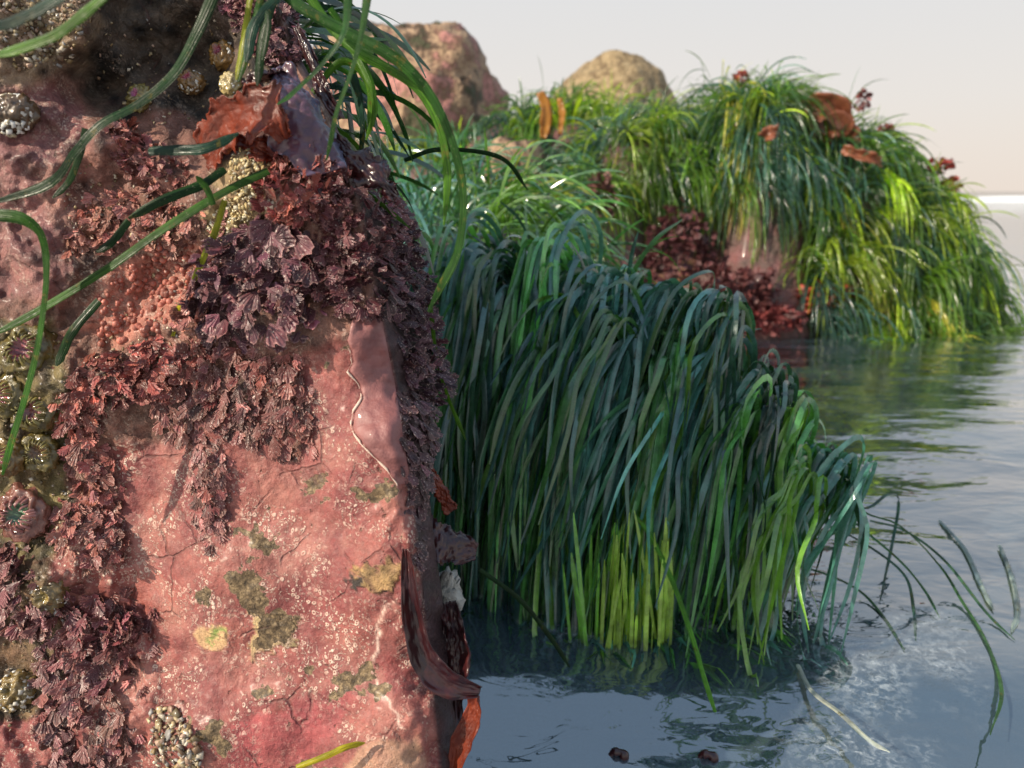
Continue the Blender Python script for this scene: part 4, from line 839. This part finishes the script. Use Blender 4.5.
rgn = np.random.default_rng(77); a = Acc()
for i in range(420):
    x, y = rgn.uniform(85, 215), rgn.uniform(235, 350)
    if polysd(np.array([x]), np.array([y]), [(95, 295), (160, 238), (212, 250), (195, 300), (150, 340), (100, 345)])[0] < rgn.uniform(-3, 5): continue
    p, nv = rock_frame(np.array([x]), np.array([y])); p = rock_pt(np.array([x]), np.array([y]))[0]; rr = rgn.uniform(.0009, .0022)
    u = np.linspace(0, 2 * math.pi, 9, endpoint=False); v = np.array([.05, .5, 1., 1.5, 2.1]); U, Vv = np.meshgrid(u, v, indexing='ij')
    d = np.stack([np.cos(U) * np.sin(Vv), np.sin(U) * np.sin(Vv), np.cos(Vv)], -1); t = nrm(np.cross(nv[0], [0, 0, 1.])); b = np.cross(nv[0], t); q = (d * rr) @ np.stack([t, b, nv[0]], 0) + p + nv[0] * rr * .1
    id_ = np.arange(45).reshape(9, 5); nx = np.roll(id_, -1, 0); Fq = np.stack([id_[:, :-1], nx[:, :-1], nx[:, 1:], id_[:, 1:]], -1).reshape(-1, 4)
    a.add(q.reshape(-1, 3), Fq, np.array([.40, .13, .095]) * rgn.uniform(.6, 1.3), np.full((45, 2), .5))
o = a.build('crust_nodules', M_cor); parent_keep(o, rock)

# shell hash and grit: uncountable crumbs caught on the rock
def grit(name, polys, label, cols, sz=(.0007, .0020), seed=0, dome=0.0):
    rg = np.random.default_rng(300 + seed); a = Acc()
    for poly, n in polys:
        xs_ = [p[0] for p in poly]; ys_ = [p[1] for p in poly]; k_ = 0
        while k_ < n:
            x = rg.uniform(min(xs_), max(xs_)); y = rg.uniform(min(ys_), max(ys_))
            if not inpoly(np.array([x]), np.array([y]), poly)[0]: continue
            p, nv = rock_frame(np.array([x]), np.array([y])); p = rock_pt(np.array([x]), np.array([y])); 
            chip(a, p[0] + nv[0] * rg.uniform(0, .0025), rg.uniform(*sz) * rg.uniform(.6, 1.2), rg, cols[rg.integers(len(cols))], nv[0] + rg.normal(0, .5, 3)); k_ += 1
    return tag(a.build(name, M_chip, smooth=False), label, 'shell grit', None, 'stuff')
SC = [(.48, .38, .22), (.34, .24, .11), (.62, .54, .42), (.30, .28, .26), (.22, .13, .07), (.42, .28, .20), (.16, .12, .06)]
grit('shell_grit', [([(150, 712), (172, 706), (196, 735), (206, 775), (158, 775)], 260)], 'heap of tan shell crumbs at the bottom edge of the pink face', SC, (.0006, .0032), 1)
grit('shell_grit', [([(235, 155), (270, 145), (272, 185), (248, 225), (215, 245), (205, 225), (228, 195)], 420)], 'yellowish shell crumbs below the torn orange-red blade', [(.66, .55, .30), (.55, .42, .2), (.72, .66, .5)], (.0007, .0017), 2)
grit('shell_grit', [([(-10, -10), (95, -10), (100, 30), (70, 60), (20, 70), (-10, 50)], 420)], 'tan shell crumbs in the top left corner of the rock', SC, (.0007, .0022), 3)
grit('shell_grit', [([(0, 560), (60, 575), (75, 640), (40, 715), (0, 735)], 170), ([(60, 490), (130, 480), (120, 530), (70, 560)], 40), ([(60, 160), (170, 170), (230, 240), (120, 250), (60, 230)], 130), ([(170, 250), (240, 240), (230, 380), (120, 400), (90, 360)], 170), ([(60, 30), (200, 0), (280, 30), (270, 110), (120, 130)], 150), ([(0, 330), (70, 330), (70, 540), (0, 560)], 160)], 'scattered pale crumbs among the coralline clumps and in the dark hollow', SC, (.0005, .0013), 4)
# a few limpets / small pale shells one can point to
def limpet(px, py, r, label, col, seed=0):
    p, nv = rock_frame(np.array([float(px)]), np.array([float(py)])); p = p[0]; nv = nrm(nv[0]); t = nrm(np.cross(nv, [0, 0, 1.])); b = np.cross(nv, t)
    nu = 40; u = np.linspace(0, 2 * math.pi, nu, endpoint=False); rr = np.array([1, .85, .6, .3, .02]); hh = np.array([0, .22, .45, .66, .72])
    V = np.stack([p + (t * (q * math.cos(a) * 1.2 + (1 - q) * .15) + b * q * math.sin(a)) * r * (1 + .05 * math.cos(a * 14)) + nv * h * r for q, h in zip(rr, hh) for a in u])
    id_ = np.arange(5 * nu).reshape(5, nu); nx = np.roll(id_, -1, 1); Fq = np.stack([id_[:-1], nx[:-1], nx[1:], id_[1:]], -1).reshape(-1, 4)
    return tag(make_mesh('limpet', V, Fq, M_chip, None, np.broadcast_to(np.array(col), (len(V), 3)), loc=tuple(p)), label, 'limpet', 'small pale shells on the rock')
limpet(119, 208, .0024, 'tiny cream shell on the salmon coralline clump left of the crossing blades', (.62, .52, .32))
limpet(270, 205, .0036, 'white chipped shell above the purple fans', (.66, .58, .46))
limpet(222, 258, .0026, 'small yellowish shell at the upper left edge of the purple fans', (.58, .46, .28))
limpet(428, 340, .0032, 'pale shell on the blackish ruffle at the shaded edge', (.55, .46, .42))
limpet(60, 611, .0035, 'bluish grey shell under the closed brown anemone', (.34, .36, .38))

# ------------------------------------------------------------------ single surfgrass blades in front of the rock
GB = None
B_DK = (.009, .032, .009); B_MD = (.022, .075, .008); B_LT = (.050, .125, .012); B_TL = (.012, .040, .028); B_YL = (.22, .24, .02)
one_blade('surfgrass_strand', [(216, -16, .36), (196, 28, .358), (172, 70, .354), (135, 102, .352), (98, 122, .350), (72, 150, .350), (46, 182, .352), (-20, 206, .352)], 6.6, B_DK, 'widest dark green blade, curving from the top edge down to the left border', twist=.5)
one_blade('surfgrass_strand', [(112, -14, .27), (82, 12, .272), (48, 36, .275), (-16, 58, .28)], 4.0, B_LT, 'bright green blade crossing the top left corner, the lower of the pair there')
one_blade('surfgrass_strand', [(70, -12, .26), (40, 6, .262), (10, 20, .265), (-20, 28, .27)], 4.2, B_TL, 'bluish dark blade crossing the top left corner, the upper of the pair there')
one_blade('surfgrass_strand', [(-14, 214, .352), (18, 218, .350), (38, 236, .350), (44, 275, .352), (38, 330, .352), (26, 385, .352), (6, 450, .354), (2, 475, .355)], 6.2, B_MD, 'looping green blade hanging at the left border in front of the anemones', twist=.8)
one_blade('surfgrass_strand', [(268, 170, .375), (225, 190, .37), (165, 226, .365), (105, 268, .362), (40, 308, .362), (-18, 340, .362)], 4.6, (.032, .09, .014), 'long straight green blade lying diagonally across the salmon coralline clump', twist=.25)
one_blade('surfgrass_strand', [(84, 128, .37), (80, 150, .37), (68, 180, .372), (52, 198, .372)], 3.6, B_DK, 'short dark blade tip hidden behind the widest one near the mauve crust', n=20)
one_blade('surfgrass_strand', [(148, 150, .365), (175, 149, .36), (205, 147, .357), (238, 133, .36)], 5.0, B_TL, 'short bluish blade lying level below the anemones in the hollow', n=20)
one_blade('surfgrass_strand', [(224, 168, .385), (200, 184, .375), (160, 200, .37), (128, 218, .37)], 5.0, B_DK, 'short dark green blade just above the long diagonal one', n=20)
one_blade('surfgrass_strand', [(128, 220, .37), (112, 240, .37), (96, 252, .37)], 4.2, B_DK, 'dark stub of blade below the salmon coralline clump', n=14)
one_blade('surfgrass_strand', [(224, 200, .38), (214, 232, .383), (206, 250, .385), (193, 280, .388)], 3.6, B_YL, 'yellow-green blade piece crossing under the long diagonal one', n=18, tip=False)
one_blade('surfgrass_strand', [(180, 305, .392), (175, 318, .392), (171, 336, .393)], 3.6, (.30, .28, .02), 'yellow scrap of blade on the pebbly pink bump', n=10, tip=False)
one_blade('surfgrass_strand', [(98, 300, .385), (72, 330, .38), (62, 350, .38), (56, 366, .378)], 5.0, B_DK, 'dark blade piece beside the topmost olive anemone', n=16)
one_blade('surfgrass_strand', [(296, 768, .325), (325, 757, .326), (345, 748, .328), (365, 743, .331)], 3.2, (.30, .28, .02), 'yellow-green scrap of blade stuck at the bottom of the pink face', n=16)
one_blade('surfgrass_strand', [(213, 205, .36), (206, 188, .36), (196, 176, .36)], 3.0, B_MD, 'little dark blade end over the pebbly bump', n=12)
# hanging tuft at the top
tg = 'short blades of the tuft hanging at the top of the rock'
for i, (a_, b_, c_, wd, cl) in enumerate([((251, -12), (243, 40), (236, 80), 3.0, B_YL), ((262, -12), (252, 30), (238, 82), 3.4, B_MD), ((276, -12), (262, 34), (257, 86), 4.4, B_DK), ((284, -12), (254, 22), (246, 62), 5.2, B_TL), ((262, 0), (268, 20), (262, 60), 3.0, B_DK)]):
    one_blade('surfgrass_strand', [(a_[0], a_[1], .37), (b_[0], b_[1], .365), (c_[0], c_[1], .362)], wd, cl, ['thin yellow-green blade, leftmost of the hanging tuft by the pink-mouthed anemones', 'mid-green blade second from left in the hanging tuft', 'long dark blade ending lowest right in the hanging tuft', 'broad bluish blade bending over the hanging tuft', 'short dark inner blade of the hanging tuft'][i], group=tg, n=18)
for i, (pts, wd, cl, lb) in enumerate([
 ([(348, -14, .34), (342, 30, .342), (322, 62, .345), (300, 84, .35), (277, 104, .36)], 4.6, (.018, .055, .018), 'long blade sweeping from the top down onto the iridescent seaweed'),
 ([(368, -14, .33), (360, 30, .333), (350, 70, .337), (334, 115, .345), (326, 160, .36)], 4.2, (.03, .075, .026), 'nearly upright pale green blade in front of the iridescent seaweed'),
 ([(262, -28, .375), (300, 6, .37), (345, 32, .365), (395, 60, .36), (430, 98, .358), (452, 150, .357), (461, 200, .357), (456, 250, .358), (440, 285, .36), (428, 312, .365)], 5.6, (.018, .062, .012), 'biggest arching blade, curving from the top down in front of the far pink boulder'),
 ([(300, -20, .40), (326, 22, .398), (356, 52, .392), (388, 70, .385), (418, 92, .38), (438, 130, .378), (446, 175, .378), (444, 225, .38)], 5.0, (.045, .12, .014), 'bright arching blade just inside the biggest one'),
 ([(330, 8, .41), (356, 50, .41), (372, 90, .41), (374, 125, .41)], 3.8, B_MD, 'small arched green blade left of the big arches'),
 ([(312, 92, .42), (342, 62, .42), (366, 84, .42), (369, 130, .42)], 3.8, B_LT, 'pale arched blade behind the upright one'),
 ([(342, 30, .41), (366, 80, .40), (372, 110, .398), (366, 140, .40)], 3.4, B_LT, 'short drooping blade between the upright blade and the big arches'),
 ([(352, 74, .43), (358, 100, .43), (360, 140, .43), (352, 200, .43)], 5.2, B_TL, 'bluish upright blade dropping behind the rock corner'),
 ([(325, 160, .40), (345, 178, .40), (375, 200, .40), (410, 228, .40)], 2.6, B_LT, 'thin green blade slanting down right off the iridescent seaweed'),
 ([(430, 305, .42), (436, 360, .42), (448, 400, .42), (466, 440, .42)], 3.0, B_LT, 'lime blade trailing below the shaded coralline ruffle'),
 ([(404, 160, .55), (440, 150, .55), (500, 158, .56), (528, 190, .57)], 3.4, B_DK, 'dark thin blade arching right beyond the big arches'),
]): one_blade('surfgrass_strand', pts, wd, cl, lb, twist=.9, group=None)
# the tangle that grows on the far side of the rock corner and arches out over the gap
nT = 75; pp_ = np.stack([rng.uniform(268, 335, nT), rng.uniform(-20, 190, nT)], 1); pp_[:, 0] = np.minimum(pp_[:, 0], edge(pp_[:, 1]) + 6)
rt = W(pp_[:, 0], pp_[:, 1], rng.uniform(.47, .64, nT)); dr = np.array([.75, .1, .5]) + rng.normal(0, .3, (nT, 3))
Pt = drape(rt, dr, rng.uniform(.05, .135, nT), lambda x, y: np.full(np.shape(x), -.5), 18, .8, 2.6, rng.uniform(.001, .002, nT), .2)
grass_mesh('surfgrass_tuft', Pt, rng.uniform(2.8, 4.6, nT), pick_cols(nT, [np.array(B_DK) * 1.5, B_MD, B_LT, B_TL], [2, 3, 2, 2], .2), M_grass, None, tuple(rt.mean(0)), 'leafy tuft of arching surfgrass rooted behind the upper right corner of the pink rock', 'surfgrass')
# blades in and over the water
one_blade('surfgrass_strand', [(628, 508, .60), (650, 535, .585), (672, 580, .565), (690, 630, .54), (705, 680, .515), (720, 726, .50)], 4.0, (.09, .26, .03), 'lone bright green blade curving into the dark water in front of the tussocks', n=36)
def onwater(pts, w_, col, label, lift=.0012, n=36, mtl=None):
    return one_blade('surfgrass_strand', [(x, y, float(ground_Y(y, lift if len(q) == 0 else q[0]))) for x, y, *q in pts], w_, col, label, material=mtl, face=(0, -.3, 1), n=n, group='surfgrass blades lying on the open water')
onwater([(800, 420, .09), (850, 500, .07), (900, 525, .06), (940, 565, .02), (962, 600, .004), (986, 640, .003), (1002, 690, .0025), (990, 735, .002)], 3.3, (.035, .10, .035), 'longest trailing blade sweeping right from the tussocks and round under the foam patch')
onwater([(790, 470, .07), (850, 518, .055), (900, 560, .035), (925, 590, .012), (940, 618, .002)], 3.3, (.04, .11, .05), 'trailing blade just inside the longest one, dipping into the water')
onwater([(800, 440, .10), (855, 505, .07), (888, 494, .072), (899, 500, .055), (893, 540, .02), (880, 600, .001)], 3.3, (.03, .08, .07), 'teal blade kinked above the water right of the tussocks')
onwater([(820, 520, .04), (868, 545, .04), (905, 575, .03), (914, 610, .004), (916, 640, .001)], 3.3, (.035, .09, .07), 'teal blade dropping steeply into the water below the trailing ones')
onwater([(780, 560, .03), (830, 575, .02), (862, 592, .006), (885, 618, .0015), (905, 650, .0012)], 3.3, (.03, .09, .04), 'short floating blade close to the rightmost tussock')
onwater([(940, 520, .002), (965, 548, .002), (982, 585, .002), (994, 610, .002)], 5, (.22, .28, .30), 'curved blade afloat at the right, water reflection painted pale on it, nearer of outer two')  # this and the next two: pale tone paints the reflection over sunken blades
onwater([(1000, 545, .002), (1012, 575, .002), (1018, 610, .002), (1012, 632, .002)], 5, (.22, .28, .30), 'curved blade afloat at the right border, water reflection painted pale on it')
onwater([(798, 664, .0015), (812, 690, .002), (840, 712, .002), (868, 738, .002), (890, 752, .0015)], 4.2, (.40, .44, .44), 'blade lying flat in the water below the reflections, glint painted pale on it')
onwater([(870, 520, .045), (905, 530, .04), (945, 560, .03), (985, 610, .006), (1015, 640, .002)], 3.6, (.04, .10, .06), 'thin blade reaching farthest to the right over the water')
one_blade('surfgrass_strand', [(480, 570, .50), (520, 600, .50), (552, 640, .50), (570, 668, .50)], 3.5, B_DK, 'dark blade slanting into the water near the barnacle cluster', n=20)

# thin scum of bubbles on the water, lower right
def foam_mat():
    m, t = mat('thin_foam'); g = N(t); pos = geo_pos(g)
    a = g.ramp(g.noise(pos, 130, 5, .75, .6), [(0.46, 0.0), (0.66, 1.0)]); b = g.ramp(g.noise(pos, 14, 3, .5), [(0.38, 0.0), (0.58, 1.0)])
    d = g.n('BsdfDiffuse'); d.inputs[0].default_value = (.62, .68, .72, 1); tr = g.n('BsdfTransparent'); mxs = g.n('MixShader')
    g.l(g.math('MULTIPLY', g.math('MULTIPLY', g.math('MULTIPLY', a, b), g.attr('speck', 'Fac')), .5), mxs.inputs[0]); g.l(tr.outputs[0], mxs.inputs[1]); g.l(d.outputs[0], mxs.inputs[2]); g.out(mxs.outputs[0]); return m
m_fm = foam_mat()
def foam_sheet(name, poly, label, z=.0045):
    pts = np.array([W(x, y, float(ground_Y(y))) for x, y in poly]); x0, y0 = pts[:, :2].min(0); x1, y1 = pts[:, :2].max(0)
    xs_ = np.linspace(x0, x1, 60); ys_ = np.linspace(y0, y1, 60); V, Fq = grid(xs_, ys_, lambda x, y: x * 0 + z); d = polysd(V[:, 0] * 1000, V[:, 1] * 1000, [(a * 1000, b * 1000) for a, b in pts[:, :2]])
    o = make_mesh(name, V, Fq, m_fm, attrs={'speck': sstep(0, 35, d + 12 * fbm(V * 40, 3))}); o.location = (0, 0, 0)
    return tag(o, label, 'foam', None, 'stuff')
foam_sheet('foam', [(820, 620), (930, 600), (1000, 640), (1010, 720), (930, 800), (780, 800), (760, 720)], 'mottled white scum of fine bubbles on the water inside the long trailing blade')
foam_sheet('foam', [(470, 585), (560, 600), (640, 640), (600, 665), (500, 640), (450, 610)], 'greyish bubble film along the foot of the teal tussock')
foam_sheet('foam', [(600, 600), (820, 580), (830, 625), (700, 650), (600, 650)], 'bubble film round the bright green blades at the waterline')

# submerged pink rock and two weed tips poking out
xs = np.linspace(0, .22, 40); V, Fq = grid(np.linspace(-.03, .22, 50), np.linspace(.30, .52, 50), lambda x, y: -.125 + .094 * np.exp(-(((x - .085) / .075) ** 2 + ((y - .40) / .075) ** 2) ** 1.3) + .004 * fbm(np.stack([x * 40, y * 40, x * 0], -1), 4))
tag(make_mesh('submerged_rock', V, Fq, M_sub, loc=(.09, .40, -.1)), 'pinkish rock just under the water at the bottom of the picture', 'rock')
for i, (x, y, lb) in enumerate([(616, 760, 'brown seaweed tip poking out of the water at the bottom, left of two'), (705, 762, 'reddish seaweed tip poking out of the water at the bottom, right of two')]):
    Y0 = float(ground_Y(y, -.022)); c = W(x, y, Y0); c[2] = float(wz(c[0], c[1]))
    P = catmull([c + [-.005, 0, -.008], c + [-.003, 0, .001], c + [.001, -.001, .0025], c + [.005, -.002, .001], c + [.008, -.003, -.008]], 20)
    a = Acc(); a.add(*tube(P, np.linspace(.0022, .0034, 20) * (1 + .2 * np.sin(np.arange(20))), 8)); tag(a.build('seaweed_tip', M_dred, None, tuple(c)), lb, 'seaweed')

# ------------------------------------------------------------------ weeds on the big far boulder and the ridge
def far_tuft(px, py, Y, r, n, size, col, label, sq=(1, 1, .8), cat='red seaweed', var=.35, grp='tufts of red seaweed on the big far boulder'):
    rg = np.random.default_rng(int(px * 7 + py)); c = W(px, py, Y); a = Acc()
    for i in range(n):
        d = nrm(rg.normal(0, 1, 3)); p = c + d * r * np.array(sq) * rg.uniform(.5, 1); y_ = nrm(d * .6 + np.array([0, -.4, -.2]) + rg.normal(0, .5, 3)); z_ = nrm(np.cross(y_, rg.normal(0, 1, 3))); x_ = np.cross(y_, z_)
        T = FANS[rg.integers(10)] if rg.random() < .7 else PINS[rg.integers(6)]
        a.add(p + T[0] @ (np.stack([x_, y_, z_], 0) * size * rg.uniform(.6, 1.3)), T[1], np.array(col) * math.exp(rg.normal(0, var)), T[2])
    return tag(a.build('red_seaweed_tuft', M_tuft, None, tuple(c)), label, cat, grp)
def onbig(px, py, hf=hbig, y0=1.6, y1=2.8, back=.0):
    Ys = np.linspace(y0, y1, 240); p = W(px, py, Ys); k_ = np.nonzero(hf(p[:, 0], p[:, 1]) > p[:, 2])[0]
    return float(Ys[k_[0]]) - .03 + back if len(k_) else 2.3
for (px, py, r, n, sz, col, lb, sq) in [
 (822, 300, .06, 420, .018, (.42, .09, .05), 'bright reddish tuft low on the big boulder near the waterline', (1.3, .6, .8)),
 (770, 318, .055, 320, .018, (.20, .05, .05), 'dark red tuft at the waterline left of the bright one', (1.6, .6, .6)),
 (680, 255, .10, 600, .019, (.13, .045, .05), 'large dark maroon tuft in the shaded undercut on the left of the big boulder', (1, .5, 1.4)),
 (735, 290, .08, 480, .019, (.15, .05, .05), 'maroon tuft hanging in the undercut, left of the reddish ones', (1.4, .5, .8)),
 (600, 200, .05, 220, .018, (.16, .07, .06), 'brownish tuft on the left shoulder of the big boulder', (.8, .5, 1.4)),
 (742, 78, .016, 60, .013, (.34, .08, .06), 'small red tuft crowning the peak of the big boulder', (1, 1, .8)),
 (862, 100, .02, 70, .014, (.24, .07, .07), 'small red tuft on the skyline right of the peak', (.8, 1, 1.2)),
 (940, 165, .028, 90, .015, (.36, .06, .05), 'crimson tuft on the right shoulder of the big boulder', (1.2, 1, .7)),
 (950, 185, .024, 80, .015, (.42, .11, .08), 'paler red tuft just below the crimson one', (1, 1, .7)),
 (962, 215, .028, 90, .015, (.24, .04, .06), 'dark crimson tuft lowest on the right shoulder', (.8, 1, 1.2)),
 (885, 128, .015, 50, .012, (.32, .10, .08), 'tiny red tuft on the right slope', (1.2, 1, .6)),
]: far_tuft(px, py, onbig(px, py), r, n, sz, col, lb, sq)
GK = 'curled brown kelp blades on the big far boulder'
for i, (pts, wd, lb) in enumerate([
 ([(806, 118), (818, 110), (832, 112), (840, 124), (834, 138)], [8, 12, 13, 10, 6], 'upper curled brown kelp blade, cupped like a bowl, near the top of the big boulder'),
 ([(818, 150), (822, 132), (838, 126), (844, 140), (834, 154)], [7, 12, 12, 12, 5], 'lower curled brown kelp blade touching the cupped one'),
 ([(778, 142), (786, 126), (796, 112), (812, 104)], [7, 9, 8, 5], 'upright brown kelp blade left of the two curled ones'),
 ([(764, 138), (770, 134), (778, 132)], [4, 6, 4], 'small pale brown kelp scrap at the far left of the curled ones'),
 ([(842, 150), (858, 156), (872, 160), (880, 164)], [4, 5, 5, 3], 'thin mauve kelp strip trailing right from the curled ones')]):
    Y0 = onbig(*pts[len(pts) // 2]) - .07
    ruffle('brown_kelp', [(x, y, Y0 - .02 * math.sin(k_)) for k_, (x, y) in enumerate(pts)], wd, M_brown, lb, GK, 'brown kelp', 24, 12, .012, 2.0, torn=.2, seed=40 + i, curl=.6, th=.002, nrmdir=(-.2, -.9, .2))
for i, (pts, wd, lb) in enumerate([([(540, 92), (546, 108), (545, 128), (543, 138)], [3, 5, 5, 3], 'upright golden kelp blade glowing on the far ridge'), ([(560, 98), (562, 115), (560, 134)], [2, 3, 2], 'narrow orange kelp blade right of the golden one')]):
    ruffle('golden_kelp', [(x, y, 2.35) for x, y in pts], wd, M_gold, lb, 'golden kelp blades on the far ridge', 'golden kelp', 20, 8, .008, 2.0, torn=.2, seed=60 + i, th=.002)
